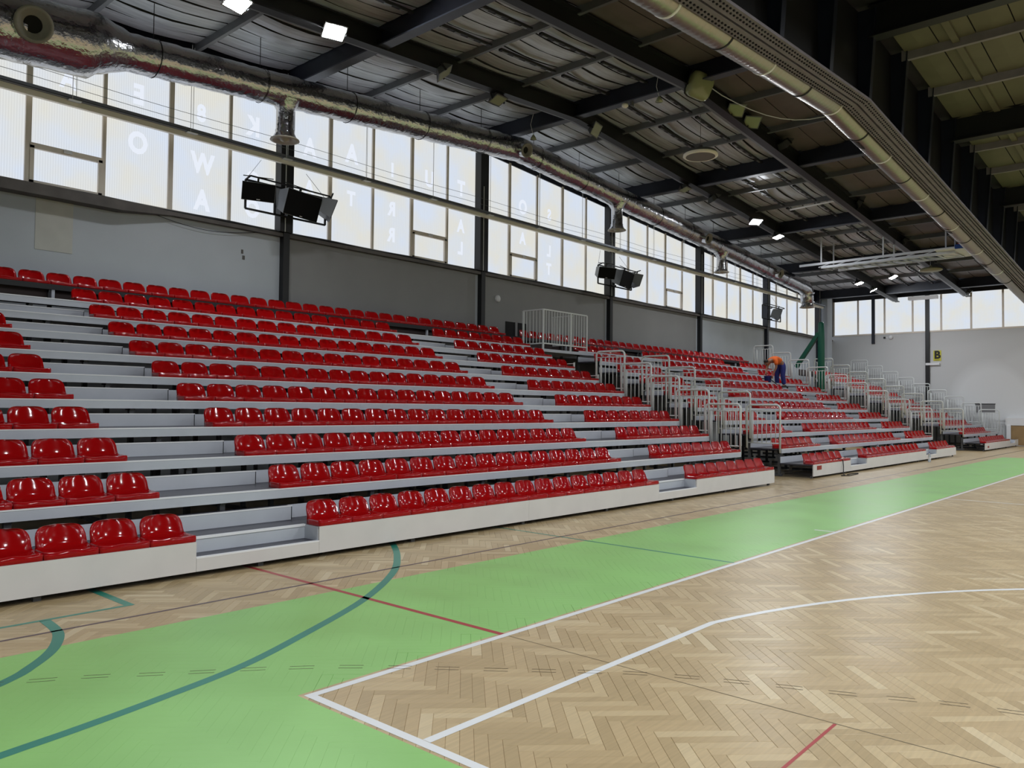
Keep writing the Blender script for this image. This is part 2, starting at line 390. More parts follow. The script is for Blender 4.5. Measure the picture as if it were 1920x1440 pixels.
# ------------------------------------------------------------------ walls
wall_back = struct(MB().box(XN, XE+.3, YW, YW+.3, 0, SILL).build('wall_back', wallm))
for i in range(len(XC)-1):
    if 1 <= i: 
        pass
for x0, x1, m in ((7.8, 14.2, wall2), (14.5, 20.9, wall2), (21.2, 27.6, wall2)):
    MB().box(x0, x1, YW-.012, YW, 0, SILL-.06).build('wall_panel', m, wall_back)
MB().box(2.45, 3.1, YW-.008, YW+.001, 4.5, 5.55).build('plaster_patch', plaster, wall_back)
for (a, b_, zz) in ((6.63, 6.68, 5.05), (6.66, 6.72, 4.92)): MB().box(a, b_, YW-.01, YW, zz, zz+.09).build('paint_chip', sillm, wall_back)
for k, x in enumerate(XC):
    mb = MB(); mb.box(x-.17, x+.17, YW-.22, YW+.1, SILL, zroof(x)); mb.box(x-.035, x+.13, YW-.16, YW+.02, 0, SILL)
    mb.build('column', blackm if x < 30 else navy, wall_back)
    mb = MB(); mb.box(x-.055, x-.035, YW-.235, YW-.215, SILL, 8.2).build('conduit', railm, wall_back)
MB().box(41.6, 42.3, YW-.45, YW, 0, zroof(42)).build('pilaster', wallm, wall_back)
wall_end = struct(MB().box(XE, XE+.3, YO, YW, 0, 5.86).build('wall_end', endm))
MB().box(XE-.1, XE+.02, 7.42, 7.62, 1.2, 8.1).build('column', blackm, wall_end)
MB().box(XE-.08, XE+.02, 10.17, 10.33, 5.34, 8.1).build('column', navy, wall_end)
MB().box(XE-.25, XE+.02, 12.42, 12.6, 5.86, 8.1).build('column', sillm, wall_end)
mb = MB(); mb.box(XE-.01, XE, 4.45, 5.32, 1.62, 2.05); mb.build('hatch', grille, wall_end)
MB().box(XE-.02, XE, 4.43, 5.34, 2.03, 2.07).build('hatch_trim', blackm, wall_end)
mb = MB(); mb.box(XE-.35, XE, 2.2, 3.95, 1.0, 1.36).build('trim_1', white); struct(bpy.data.objects['trim_1'])
wall_opp = struct(MB().box(XN, XE+.3, YO-.3, YO, 0, SILL).build('wall_opposite', wallm))
wall_near = struct(MB().box(XN-.3, XN, YO, YW, 0, 5.86).build('wall_near', wallm))
for sgn, nm in ((1, 'a'), (-1, 'b')): pass

# windows of the stand-side wall: one per bay, five panes wide, an upper and a lower tier
WN = [0]
def window_bay(x0, x1, n, y, vents=(), letters=None, simple=False, face=-1):
    WN[0] += 1; nm = 'window_%d' % WN[0]
    root = struct(MB().box(x0+.17, x1-.17, y-.03, y+.05, SILL-.01, SILL+.05).build(nm, framem))
    pw = (x1-x0)/n; zr = 7.42
    xs = [x0+.17]+[x0+pw*k for k in range(1, n)]+[x1-.17]
    MB().box(x0+.17, x1-.17, y-.02, y+.05, zr-.04, zr+.04).build('transom', framem, root)
    for k in range(1, n):
        wd = .05 if k % 2 else .035
        MB().box(xs[k]-wd, xs[k]+wd, y-.03, y+.06, SILL+.05, zbeam(xs[k])-.1).build('mullion', framem, root)
    for k in range(n):
        a, b = xs[k], xs[k+1]
        for (z0, z1a, z1b) in ((SILL+.05, zr-.04, zr-.04), (zr+.04, zbeam(a)-.1, zbeam(b)-.1)):
            p = MB()._add([(a, y+.02, z0), (b, y+.02, z0), (b, y+.02, z1b), (a, y+.02, z1a), (a, y+.04, z0), (b, y+.04, z0), (b, y+.04, z1b), (a, y+.04, z1a)], MB.BF).build('pane', paneX, root)
            if letters and (k, z0 > 7) in letters:
                for (ch, dx, zc, sz) in letters[(k, z0 > 7)]:
                    tm = LET.get((ch, sz)) or LET.setdefault((ch, sz), text_mesh(ch, sz, 'letter')); 
                    if not tm.materials: tm.materials.append(letterm)
                    o = inst('letter', tm, p); o.matrix_parent_inverse = WM[p.name].inverted(); o.location = ((a+b)/2+dx, y+.017, zc); o.rotation_euler = (PI/2, 0, 0); o.scale = (-.8, 1, 1)
        if k in vents:
            mb = MB(); z1 = 6.42
            mb.box(a+.03, b-.03, y-.045, y+.02, z1-.05, z1+.05); mb.box(a+.03, a+.1, y-.045, y+.02, SILL+.05, z1); mb.box(b-.1, b-.03, y-.045, y+.02, SILL+.05, z1); mb.box(a+.03, b-.03, y-.045, y+.02, SILL+.05, SILL+.09)
            v = mb.build('vent_frame', framem, root); MB().box((a+b)/2-.07, (a+b)/2+.07, y-.09, y-.045, z1-.02, z1+.04).build('vent_latch', white, v)
    return root
LET = {}
window_bay(XC[2], XC[3], 5, YW, vents=(1,), letters={(1, True): [('A', 0, 7.85, .5)], (2, True): [('E', 0, 7.95, .55)], (2, False): [('O', 0, 6.95, .6)], (3, True): [('8', 0, 7.95, .5)], (3, False): [('W', .05, 6.85, .6), ('A', .05, 6.05, .6)], (4, True): [('K', 0, 8.0, .6)], (4, False): [('O', 0, 6.75, .55), ('O', 0, 6.1, .55)]})
window_bay(XC[3], XC[4], 5, YW, vents=(3,), letters={(0, True): [('A', 0, 7.9, .6)], (0, False): [('A', 0, 6.9, .5)], (1, True): [('A', 0, 8.05, .65)], (1, False): [('T', 0, 6.9, .5)], (2, True): [('I', 0, 7.95, .5)], (2, False): [('R', 0, 6.9, .5), ('R', 0, 6.2, .5)], (3, True): [('U', 0, 8.0, .6)], (4, True): [('T', 0, 8.0, .6)], (4, False): [('A', 0, 6.9, .5), ('L', 0, 6.25, .5)]})
window_bay(XC[4], XC[5], 5, YW, vents=(1,), letters={(1, True): [('O', 0, 8.0, .6)], (1, False): [('A', 0, 7.0, .5)], (2, True): [('S', 0, 8.0, .5)], (2, False): [('L', 0, 6.8, .5), ('T', 0, 6.2, .5)]})
window_bay(XC[5], XC[6], 5, YW, vents=(3,))
window_bay(XC[6], XC[7], 5, YW)
window_bay(XC[7], XC[8], 5, YW)
struct(MB().box(XN, XE+.3, YO-.3, YO, SILL, 9.9).build('trim_8', wallm))
def end_window(ys, x, zs, zt):
    WN[0] += 1
    root = struct(MB().box(x-.03, x+.05, min(ys), max(ys), zs-.03, zs+.05).build('window_%d' % WN[0], framem))
    for i, yy in enumerate(ys): MB().box(x-.02, x+.06, yy-.045, yy+.045, zs, zt).build('mullion', framem, root)
    for a, b in zip(ys[1:], ys): MB().box(x+.02, x+.04, a+.045, b-.045, zs+.05, zt).build('pane', paneY, root)
    return root
end_window([12.4, 11.07, 9.67, 8.25, 7.55], XE, 5.86, 7.80)
end_window([7.48, 6.87, 5.48, 4.07, 2.65, 1.25, -.15, -1.55, -2.95, -4.35], XE, 5.86, 7.80)
struct(MB().box(XE, XE+.3, YO, -4.4, 5.86, 7.82).build('trim_7', wallm))
end_window([12.4, 6, 0, -6, -12, -18, -24, -27.5], XN, 5.86, 7.8)
# eave closures above the windows
for nm, (x0, x1, y0, y1) in {'trim_2': (XN, XE+.3, YW-.02, YW+.3), 'trim_3': (XN, XE+.3, YO-.3, YO+.02)}.items():
    mb = MB()
    for a, b in ((x0, XR), (XR, x1)):
        mb._add([(a, y0, zbeam(a)-.14), (b, y0, zbeam(b)-.14), (b, y1, zbeam(b)-.14), (a, y1, zbeam(a)-.14), (a, y0, zroof(a)+.1), (b, y0, zroof(b)+.1), (b, y1, zroof(b)+.1), (a, y1, zroof(a)+.1)], MB.BF)
    struct(mb.build(nm, navy))
struct(MB().box(XE-.06, XE+.3, YO, YW, 7.80, 8.6).build('trim_4', blackm)); struct(MB().box(XN-.3, XN+.06, YO, YW, 7.80, 8.6).build('trim_5', blackm))
# sill ledge with tray
mb = MB(); mb.box(XN, XE, YW-.14, YW, SILL-.1, SILL-.02); mb.box(XN, 3.9, YW-.3, YW, SILL-.22, SILL-.02); mb._add([(3.9, YW-.3, SILL-.22), (5.0, YW-.14, SILL-.1), (5.0, YW, SILL-.1), (3.9, YW, SILL-.22), (3.9, YW-.3, SILL-.02), (5.0, YW-.14, SILL-.02), (5.0, YW, SILL-.02), (3.9, YW, SILL-.02)], MB.BF)
struct(mb.build('trim_6', sillm))

# ------------------------------------------------------------------ ceiling
mb = MB()
for a, b in ((XN-.3, XR), (XR, XE+.3)):
    mb._add([(a, YO-.3, zroof(a)+.05), (b, YO-.3, zroof(b)+.05), (b, YW+.3, zroof(b)+.05), (a, YW+.3, zroof(a)+.05), (a, YO-.3, zroof(a)+.2), (b, YO-.3, zroof(b)+.2), (b, YW+.3, zroof(b)+.2), (a, YW+.3, zroof(a)+.2)], MB.BF)
ceiling = struct(mb.build('ceiling', roofm))
GY0, GY1 = 1.42, 1.95                  # flange of the plate girder
def gz(x): return 8.03-.070*abs(x-XR)
for x in XC:
    MB().ibeam((x, GY1, zbeam(x)), (x, YW, zbeam(x)), .24, .5, bm=1).build('main_beam', [navy, navyf], ceiling)
    MB().ibeam((x, YO, zbeam(x)-.15), (x, GY0, zbeam(x)-.15), .3, .65).build('main_beam', blackm, ceiling)
for k in range(len(XC)-1):
    for j in (1, 2):
        x = XC[k]+BAY/3*j; z = zroof(x)
        MB().box(x-.04, x+.04, GY1, YW, z-.22, z).build('purlin', purl, ceiling)
        MB().box(x-.05, x+.05, YO, GY0, z-.24, z).build('purlin', girdm, ceiling)
for yb in (9.0, 5.6):
    for a, b in ((XN, XR), (XR, XE)):
        MB().ibeam((a, yb, zbeam(a)-.06), (b, yb, zbeam(b)-.06), .22, .42).build('long_beam', blackm, ceiling)
        MB().bar((a, yb+.19, zbeam(a)-.0), (b, yb+.19, zbeam(b)-.0), .1, .03).build('cable_channel', purl, ceiling)
# plate girder with bolted bottom flange, web and stiffeners
for a, b in ((XN, XR), (XR, XE)):
    mb = MB(); mb._add([(a, GY0, gz(a)), (b, GY0, gz(b)), (b, GY1, gz(b)), (a, GY1, gz(a)), (a, GY0, gz(a)+.05), (b, GY0, gz(b)+.05), (b, GY1, gz(b)+.05), (a, GY1, gz(a)+.05)], MB.BF)
    fl = mb.build('girder_flange', girdm, ceiling)
    mb = MB(); ym = (GY0+GY1)/2; mb._add([(a, ym-.02, gz(a)), (b, ym-.02, gz(b)), (b, ym+.02, gz(b)), (a, ym+.02, gz(a)), (a, ym-.02, zroof(a)), (b, ym-.02, zroof(b)), (b, ym+.02, zroof(b)), (a, ym+.02, zroof(a))], MB.BF)
    mb.build('girder_web', blackm, ceiling)
    mb = MB(); x = a+.1
    while x < b:
        if x > 5:
            for yy in (GY0+.06, GY0+.14, GY1-.14, GY1-.06):
                xx = x+(.055 if yy in (GY0+.14, GY1-.14) else 0); mb.box(xx-.014, xx+.014, yy-.014, yy+.014, gz(xx)-.022, gz(xx))
        x += .11
    mb.build('bolts', blackm, fl)['kind'] = 'stuff'
x = XC[0]
while x < XE-.3:
    mb = MB(); z0, z1 = gz(x)+.05, zroof(x)-.02; ym = (GY0+GY1)/2
    mb._add([(x-.012, GY0+.02, z0), (x+.012, GY0+.02, z0), (x+.012, ym, z0), (x-.012, ym, z0), (x-.012, GY0-.12, z1), (x+.012, GY0-.12, z1), (x+.012, ym, z1), (x-.012, ym, z1)], MB.BF)
    mb.box(x-.012, x+.012, ym, GY1-.02, z0, z1); mb.bar((x, GY0+.01, z0), (x, GY0-.13, z1), .16, .02, up=(0, 1, 0)); mb.build('stiffener', navy, ceiling); x += BAY/3
# roof panels between the purlins
T3 = BAY/3
def panel_mesh(wd, sag, groove, seed):
    r = random.Random(seed); mb = MB(); nx = 7; ln = T3-.05; g2 = groove*.55; pr = [(0, groove), (.004, 0), (wd*.5, -.012), (wd-.008, 0), (wd-.004, groove)]
    for i in range(nx+1):
        t = i/nx
        for (yy, zz) in pr: mb.v.append((.025+ln*t, yy, zz-sag*math.sin(PI*t)*(.93+.14*r.random())))
    for i in range(nx):
        for j in range(4): a = i*5+j; mb.f.append((a, a+1, a+6, a+5)); mb.m.append(1 if j in (0, 3) else 0)  # edge faces take the dark roof material: gap shade painted in
    return mb
pans = []
xk = XC[1]
while xk < XE-.5:
    for (ya, yb, n, sag, gr, m, kind) in ((GY1+.05, 5.6, 5, .015, .02, brownp, 1), (5.6, 12.45, 15, .07, .07, silver, 0), (-4.4, GY0-.05, 8, .008, .02, olive, 2)):
        if kind == 2 and xk < 13: continue
        for j in range(n):
            wd = (yb-ya)/n; y0 = ya+j*wd; c = (xk+T3/2, y0+wd/2, zroof(xk+T3/2)-.06)
            p = project(c); ok = p and -150 < p[0] < 2050 and -150 < p[1] < 800
            d = np.linalg.norm(np.array(c)-np.array(CAM)); pans.append((0 if ok else 1, d, xk, y0, kind, wd, sag, gr, m))
    xk += T3
pans.sort(key=lambda p: (p[0], p[1]))
PMS = {}
stuffp = {0: MB(), 1: MB(), 2: MB()}
for i, (no, d, x0, y0, kind, wd, sag, gr, m) in enumerate(pans):
    var = random.randrange(4); key = (kind, var)
    if key not in PMS: PMS[key] = panel_mesh(wd-((.022, .034, .05, .03)[var] if kind == 0 else .012), sag*(.7, 1, 1.35, .85)[var], gr, var*10+kind)
    mb = PMS[key]; xe = x0+T3; zl, zr_ = zroof(x0)-.05, zroof(xe)-.05
    if i < 300 and not no:
        mk = ('mesh', kind, var)
        if mk not in PMS: PMS[mk] = mb.mesh('roof_panel', [m, roofm], False)
        o = inst('roof_panel', PMS[mk], ceiling); o.matrix_parent_inverse = WM[ceiling.name].inverted(); o.location = (x0, y0, zl); o.rotation_euler = (0, -math.atan2(zr_-zl, T3), 0)
    elif not no or x0 > 0:
        s = (zr_-zl)/T3; stuffp[kind]._add([(x0+v[0], y0+v[1], zl+v[2]+s*v[0]) for v in mb.v], mb.f); stuffp[kind].m[-len(mb.m):] = mb.m
for k, mm in ((0, silver), (1, brownp), (2, olive)):
    if stuffp[k].v: stuffp[k].build('roof_panels', [mm, roofm], ceiling)['kind'] = 'stuff'
# slotted lighting rails between the long beams
for yb in (7.85, 6.7, 10.6):
    if yb > 10: continue
    for k in range(2, 8):
        for j in range(3):
            x0 = XC[k]+T3*j+.15; mb = MB(); z0, z1 = zroof(x0)-.2, zroof(x0+T3-.3)-.2
            mb.bar((x0, yb, z0), (x0+T3-.3, yb, z1), .09, .05, 0)
            for q in range(5):
                t0 = (q+.15)/5; t1 = (q+.6)/5
                mb.bar((x0+(T3-.3)*t0, yb, z0+(z1-z0)*t0-.03), (x0+(T3-.3)*t1, yb, z0+(z1-z0)*t1-.03), .05, .02, 1)
            mb.build('slotted_rail', [dark, purl], ceiling)
for yb in (.3, -1.6):
    for k in range(4, 8):
        MB().bar((XC[k]+.2, yb, zroof(XC[k]+.2)-.12), (XC[k+1]-.2, yb, zroof(XC[k+1]-.2)-.12), .14, .06).build('roof_batten', olive, ceiling)

# ------------------------------------------------------------------ telescopic stands
STEP = .1625
def stand(label, x0, x1, aisles, x0top, x1top, nrows=11, plates=()):
    root = empty('telescopic_stand', (x0, rowy(0), 0)); tag(root, label, 'bleachers')
    segs = []; c = x0
    for a, b in aisles: segs.append((c, a)); c = b
    if c < x1: segs.append((c, x1))
    posts = MB()
    for i in range(nrows):
        y, z = rowy(i), rowz(i); xa, xb = (x0, x1) if i < 10 else (x0top, x1top); yb = rowy(i+1)+.06 if i < 10 else YW-.26
        if i == 0:
            mb = MB()
            for a, b in segs: mb.box(a, b, y+.005, yb, z-.03, z-.002)
            for a, b in aisles: mb.box(a, b, y+.27, yb, z-.03, z); mb.box(a, b, y+.005, y+.27, .165, .185)
            deck = mb.build('row_deck', deckm, root)
            for a, b in segs:
                n = max(1, round((b-a)/3.4))
                for k in range(n): MB().box(a+(b-a)/n*k+.0015, a+(b-a)/n*(k+1)-.0015, y-.012, y+.012, .055, z).build('fascia_panel', fasc, deck)
            for a, b in aisles:
                mb = MB(); mb.box(a+.0015, b-.0015, y-.012, y+.012, .055, .175); mb.box(a, b, y-.014, y+.03, .175, .19, 1); mb.build('low_step', [fasc, nose], deck)
                mb = MB(); mb.box(a, b, y+.255, y+.27, .185, z-.015); mb.box(a, b, y+.245, y+.29, z-.02, z+.003, 1)
                mb.box(a, a+.008, y+.012, y+.27, .185, z-.002); mb.box(b-.008, b, y+.012, y+.27, .185, z-.002); mb.build('step_riser', [alu, nose], deck)
        else:
            mb = MB().box(xa, xb, y+.01, yb, z-.035, z); deck = mb.build('row_deck', deckm, root)
            if i < 10:
                mb = MB(); mb.box(xa, xb, y-.012, y+.03, z-.108, z-.012); mb.box(xa, xb, y-.016, y+.045, z-.012, z+.001, 1); mb.build('front_lip', [alu, nose], deck)
            else: MB().box(xa, xb, y-.005, y+.03, z-.09, z+.001).build('front_lip', dark, deck)
        if i < 9:
            MB().box(xa+.01, xb-.01, yb-.04, yb-.025, z, z+.152).build('back_riser', alu, deck)
            for a, b in aisles:
                mb = MB(); ys = rowy(i+1)-.125; mb.box(a-.06, b+.09, ys, ys+.012, z+.002, z+STEP-.012); mb.box(a-.06, b+.09, ys+.012, yb-.045, z+STEP-.03, z+STEP-.004, 1)
                mb.box(a-.06, b+.09, ys-.004, ys+.04, z+STEP-.012, z+STEP, 2); mb.box(a-.06, a-.05, ys, yb-.045, z+.002, z+STEP-.012); mb.box(b+.08, b+.09, ys, yb-.045, z+.002, z+STEP-.012)
                mb.build('aisle_step', [alu, deckm, nose], deck)
        elif i == 9:
            mb = MB(); x = xa+.4
            while x < xb: mb.box(x, x+.05, yb-.05, yb, z, rowz(10)-.09); x += 1.45
            mb.build('post_row', alu, deck); MB().box(x0top, x1top, yb+.1, yb+.12, z, rowz(10)-.04).build('back_board', mat_board, deck)
        n = max(2, round((xb-xa)/2.2))
        for k in range(n+1):
            x = xa+.12+(xb-xa-.24)*k/n
            if i: posts.box(x-.03, x+.03, y+.07, y+.13, .02, z-.035); posts.box(x-.03, x+.03, y+.05, y+.2, z-.13, z-.035); posts.box(x-.025, x+.025, y+.03, y+.7, .01, .07)
            else: posts.box(x-.03, x+.03, y+.06, y+.1, .0, .055)
    posts.build('support_posts', postm, root)['kind'] = 'stuff'
    for (a, b, z0, z1) in plates: MB().box(a, b, rowy(0)-.016, rowy(0)-.012, z0, z1).build('maker_plate', redpl, root)
    return root
mat_board = mat('brown_back_board', (64, 52, 50), .7)
S1 = dict(x=(-2.46, 14.14), blocks=[(-2.46, 1.03, 8), (2.40, 9.35, 16), (10.68, 14.13, 8)], top=(-2.46, 13.98))
S2 = dict(x=(16.38, 30.3), blocks=[(16.42, 18.98, 6), (20.28, 26.28, 14), (27.6, 30.2, 6)], top=(14.42, 29.6))
S3 = dict(x=(35.3, 42.7), blocks=[(35.5, 40.7, 12)], top=(35.5, 42.5))
stand('nearest grey stepped stand with red seats, filling the left half', *S1['x'], [(1.03, 2.40), (9.35, 10.68)], *S1['top'])
stand('middle grey stepped stand beyond the railed gap', *S2['x'], [(18.98, 20.28), (26.28, 27.6)], *S2['top'], plates=((16.6, 16.9, .2, .3),))
stand('farthest grey stepped stand against the end wall', *S3['x'], [(40.7, 41.9)], *S3['top'], nrows=10, plates=((35.75, 36.05, .13, .21),))

# ------------------------------------------------------------------ seats
def seat_mesh(hi=True):
    bm = bmesh.new()
    us = np.linspace(-1, 1, 13 if hi else 7)
    lipp = [(0.0, 0.0, .210), (-.006, .006, .214), (-.006, .044, .214), (.004, .058, .213), (.022, .061, .212)]
    pan = [(.07, .056, .212), (.13, .047, .212), (.19, .043, .211), (.235, .052, .207)]
    back = [(.266, .074, .204)]+[(.282+.048*math.sin(t)**.9, .105+.142*math.sin(t)**.85, .203*max(math.cos(t), 0)**.36) for t in (0, .3, .58, .85, 1.08, 1.27, 1.42, 1.52, 1.566)]
    prof = lipp+pan+back
    if not hi: prof = [prof[i] for i in (0, 2, 4, 6, 8, 9, 10, 12, 14, 16, 17)]
    grid = []
    for (y, z, hw) in prof:
        r = []
        for u in us:
            yy, zz = y, z
            if z > .04 and y < .06: zz += .005*math.cos(2*PI*u)-.003
            if .05 < y < .25: zz += .022*abs(u)**2.5*min(1, (y-.05)/.1)
            if y > .25: yy -= .045*abs(u)**2.2*(1.1-(z-.06)*1.6); zz += 0
            r.append(bm.verts.new((u*hw, yy, zz)))
        grid.append(r)
    fs = [bm.faces.new((grid[i][j], grid[i][j+1], grid[i+1][j+1], grid[i+1][j])) for i in range(len(grid)-1) for j in range(len(us)-1)]
    bmesh.ops.recalc_face_normals(bm, faces=fs)
    # side skirts down to the deck
    for j in (0, len(us)-1):
        low = []
        for r in grid:
            c = r[j].co
            if c.y < .262: low.append((r[j], bm.verts.new((c.x*.985, max(c.y, .002), 0.0))))
        for (a, b), (c, d) in zip(low, low[1:]):
            bm.faces.new((a, c, d, b))
    bmesh.ops.recalc_face_normals(bm, faces=bm.faces[:])
    if hi:
        # back shell: offset copy closed along the rim
        bk = [[bm.verts.new(v.co+Vector((0, .014, -.004 if v.co.y < .25 else 0))) for v in r] for r in grid[9:]]
        g = grid[9:]; n = len(us)
        for i in range(len(g)-1):
            for j in range(n-1): bm.faces.new((bk[i][j], bk[i+1][j], bk[i+1][j+1], bk[i][j+1]))
            bm.faces.new((g[i][0], g[i+1][0], bk[i+1][0], bk[i][0])); bm.faces.new((g[i][-1], bk[i][-1], bk[i+1][-1], g[i+1][-1]))
        for j in range(n-1): bm.faces.new((g[-1][j], g[-1][j+1], bk[-1][j+1], bk[-1][j]))
        bmesh.ops.recalc_face_normals(bm, faces=bm.faces[:])
    me = bpy.data.meshes.new('stadium_seat'); bm.to_mesh(me); bm.free(); me.materials.append(red)
    me.polygons.foreach_set('use_smooth', [True]*len(me.polygons)); return me
SEAT = seat_mesh(True); SEATL = seat_mesh(False)
seats = []
for S, sn in ((S1, 0), (S2, 1), (S3, 2)):
    for i in range(10):
        for bi, (a, b, n) in enumerate(S['blocks']):
            for k in range(n): seats.append((sn, i, bi, k, n, a+(b-a)/n*(k+.5), rowy(i), rowz(i)))
    if sn < 2:
        a, b = S['top']; n = int((b-a)/.434)
        for k in range(n): seats.append((sn, 10, -1, k, n, b-.434*(k+.5), rowy(10), rowz(10)))
rank = []
for s in seats:
    p = project((s[5], s[6]+.15, s[7]+.1)); d = np.linalg.norm(np.array(s[5:8])-np.array(CAM))
    inv_ = p is not None and -25 < p[0] < 1920
    rank.append((0 if inv_ else 1, d, s, p))
rank.sort(key=lambda r: (r[0], r[1]))
BN = [['left block by the first aisle', 'wide centre block', 'block beside the railed gap'], ['narrow block by the railed gap', 'middle block', 'right-hand block'], ['only block']]
SN = ['nearest stand', 'middle stand', 'farthest stand']
far = MB(); lv = [tuple(v.co) for v in SEATL.vertices]; lf = [tuple(p.vertices) for p in SEATL.polygons]
for k, (no, d, s, p) in enumerate(rank):
    sn, i, bi, q, n, x, y, z = s
    if not no and k < 300:
        o = inst('stadium_seat', SEAT, None, (x, y, z))
        if bi == -1: lab = 'red bucket seat, top row by the wall, %s from the right, %s' % (ORD[q], SN[sn])
        elif sn == 0 and bi == 0: lab = 'red bucket seat, leftmost block, %s row up, %s from the aisle' % (ORD[i], ORD[n-1-q])
        elif sn == 0: lab = 'red bucket seat, %s row up, %s, %s from its left end' % (ORD[i], BN[0][bi], ORD[q])
        else: lab = 'red seat, %s, %s row up, %s, %s from left' % (SN[sn], ORD[i], BN[sn][bi], ORD[q])
        tag(o, lab, 'seat', 'red bucket seats on the stands')
    elif not (no and p is None) and not (no and sn == 0 and (p is None or p[0] < -450)):
        far._add([(v[0]+x, v[1]+y, v[2]+z) for v in lv], lf)
tag(far.build('stadium_seats', red, None, True), 'remaining red bucket seats on the farther stands', 'seats', None, 'stuff')

# ------------------------------------------------------------------ guard rails at the stand ends
def rail_meshes(ln=.86):
    r = .1; zt = 1.08; path = [(0, 0, -.1), (0, 0, zt-r)]
    path += [(0, r-r*math.cos(t), zt-r+r*math.sin(t)) for t in np.linspace(0, PI/2, 6)[1:]]
    path += [(0, ln-r+r*math.sin(t), zt-r+r*math.cos(t)) for t in np.linspace(0, PI/2, 6)]
    path += [(0, ln, .0)]
    f = MB().tube(path, .026, 8); f.tube([(0, .0, .93), (0, ln, .93)], .012, 6); f.tube([(0, 0, .13), (0, ln, .13)], .014, 6)
    f.tube([(0, ln-.13, .13), (0, ln-.13, .93)], .018, 6)
    b = MB()
    for k in range(1, 7): b.tube([(0, ln/7.4*k, .13), (0, ln/7.4*k, .93)], .011, 5)
    return f.mesh('rail_frame', railm, True), b.mesh('balusters', railm, True)
RF, RB = rail_meshes()
def guard_rail(x, i, where):
    t = empty('guard_rail', (x, rowy(i)+.02, rowz(i))); inst('rail_frame', RF, t); inst('balusters', RB, t)
    tag(t, 'grey tubular guard rail, %s row up, %s' % (ORD[i], where), 'railing', 'guard rails at the stand ends')
for i in range(1, 6): guard_rail(14.17, i, 'right end of the nearest stand')
for i in range(1, 6): guard_rail(16.35, i, 'left end of the middle stand')
for i in range(1, 10): guard_rail(30.33, i, 'right end of the middle stand')
for i in range(1, 9): guard_rail(35.27, i, 'left end of the farthest stand')
for i in range(1, 10): guard_rail(42.73, i, 'right end of the farthest stand')
for i in (6, 7):
    mb = MB(); y, z = rowy(i), rowz(i); mb.bar((14.13, y+.02, z-.1), (14.13, y+.02, z+.16), .04, .03); mb.tube([(14.13, y+.02, z+.13), (14.13, y+.4, z+.13)], .012, 6)
    tag(mb.build('rail_stub', railm), 'short rail stub at the end of the %s row, nearest stand' % ORD[i], 'railing', 'rail stubs')
cg = empty('guard_cage', (14.68, 10.36, 3.3)); tag(cg, 'tall grey barred cage on the landing between two stands', 'railing')
mb = MB(); xa, xb, ya, yb, z0, z1 = 14.68, 16.75, 10.36, 11.1, 3.36, 4.42
for (x, y) in ((xa, ya), (xb, ya), (xa, yb), (15.95, ya)): mb.bar((x, y, z0-.06), (x, y, z1), .045, .045)
for z in (z1, z0+.1): mb.bar((xa, ya, z), (xb, ya, z), .035, .035); mb.bar((xa, ya, z), (xa, yb, z), .035, .035)
mb.build('cage_frame', railm, cg)
mb = MB()
for k in range(1, 16): mb.tube([(xa+(xb-xa)/16*k, ya, z0+.1), (xa+(xb-xa)/16*k, ya, z1)], .010, 5)
for k in range(1, 6): mb.tube([(xa, ya+(yb-ya)/6*k, z0+.1), (xa, ya+(yb-ya)/6*k, z1)], .010, 5)
mb.build('balusters', railm, cg)
mb = MB(); 
for z in (z1-.06, z0+.14): mb.bar((16.05, ya, z), (16.05, ya-.0+.75, z), .03, .03)
for k in range(7): mb.tube([(16.05, ya+.12*k+.02, z0+.14), (16.05, ya+.12*k+.02, z1-.06)], .010, 5)
mb.build('cage_gate', railm, cg)
MB().box(14.25, 16.8, 10.3, 11.4, 3.22, 3.3).build('landing', alu, cg)
door = struct(MB().box(15.55, 16.55, YW-.03, YW-.015, 2.3, 4.3).build('door_1', hole)); MB().box(15.98, 16.08, YW-.05, YW-.02, 2.3, 4.3).build('door_frame', wall2, door)  # black sheet paints the shade of the wall opening

# ------------------------------------------------------------------ ducts
DY = 11.05
def dz(x): return 9.03-(.086*(XR-x) if x < XR else .067*(x-XR))
du = empty('foil_duct', (3, DY, dz(3))); tag(du, 'large foil-wrapped air duct running along the high windows', 'duct')
pts = []; rs = []
x = -4.0
while x < 35.45:
    r = .56 if x < 2.7 else (.56-.22*(x-2.7)/.75 if x < 3.45 else (.34 if x < 24 else .33))
    pts.append((x, DY, dz(x)+random.uniform(-.006, .006)-(.06 if x < 2.7 else 0))); rs.append(r*random.uniform(.97, 1.03)); x += .14
ze = dz(35.5)
for t in np.linspace(0, PI/2, 8)[1:]: pts.append((35.45+.38*math.sin(t), DY, ze-.38*(1-math.cos(t)))); rs.append(.31)
pts.append((35.83, DY, ze-.75)); rs.append(.29)
MB().tube(pts, rs, 28, wob=.03).build('duct_body', foil, du, True)
def spout(x, zb, r=.19):
    z = dz(x); mb = MB().lathe((x, DY, 0), [(r+.12, z-.22), (r+.03, z-.36), (r, z-.42), (r, zb+.22), (r+.015, zb+.2), (r+.015, zb+.14), (r+.06, zb+.05), (r+.10, zb)], 20)
    o = mb.build('spout', foil, du, True)
    mb = MB().lathe((x, DY, zb), [(r+.11, .01), (r+.12, -.01), (r+.06, -.02), (r, .02), (.1, .05), (.09, -.015), (.0, -.05)], 24); mb.build('diffuser', diffm, o, True)
for x, zb in ((6.72, 7.32), (19.35, 7.58), (26.85, 7.18), (35.83, 6.66)): spout(x, zb, .19 if x < 30 else .24)
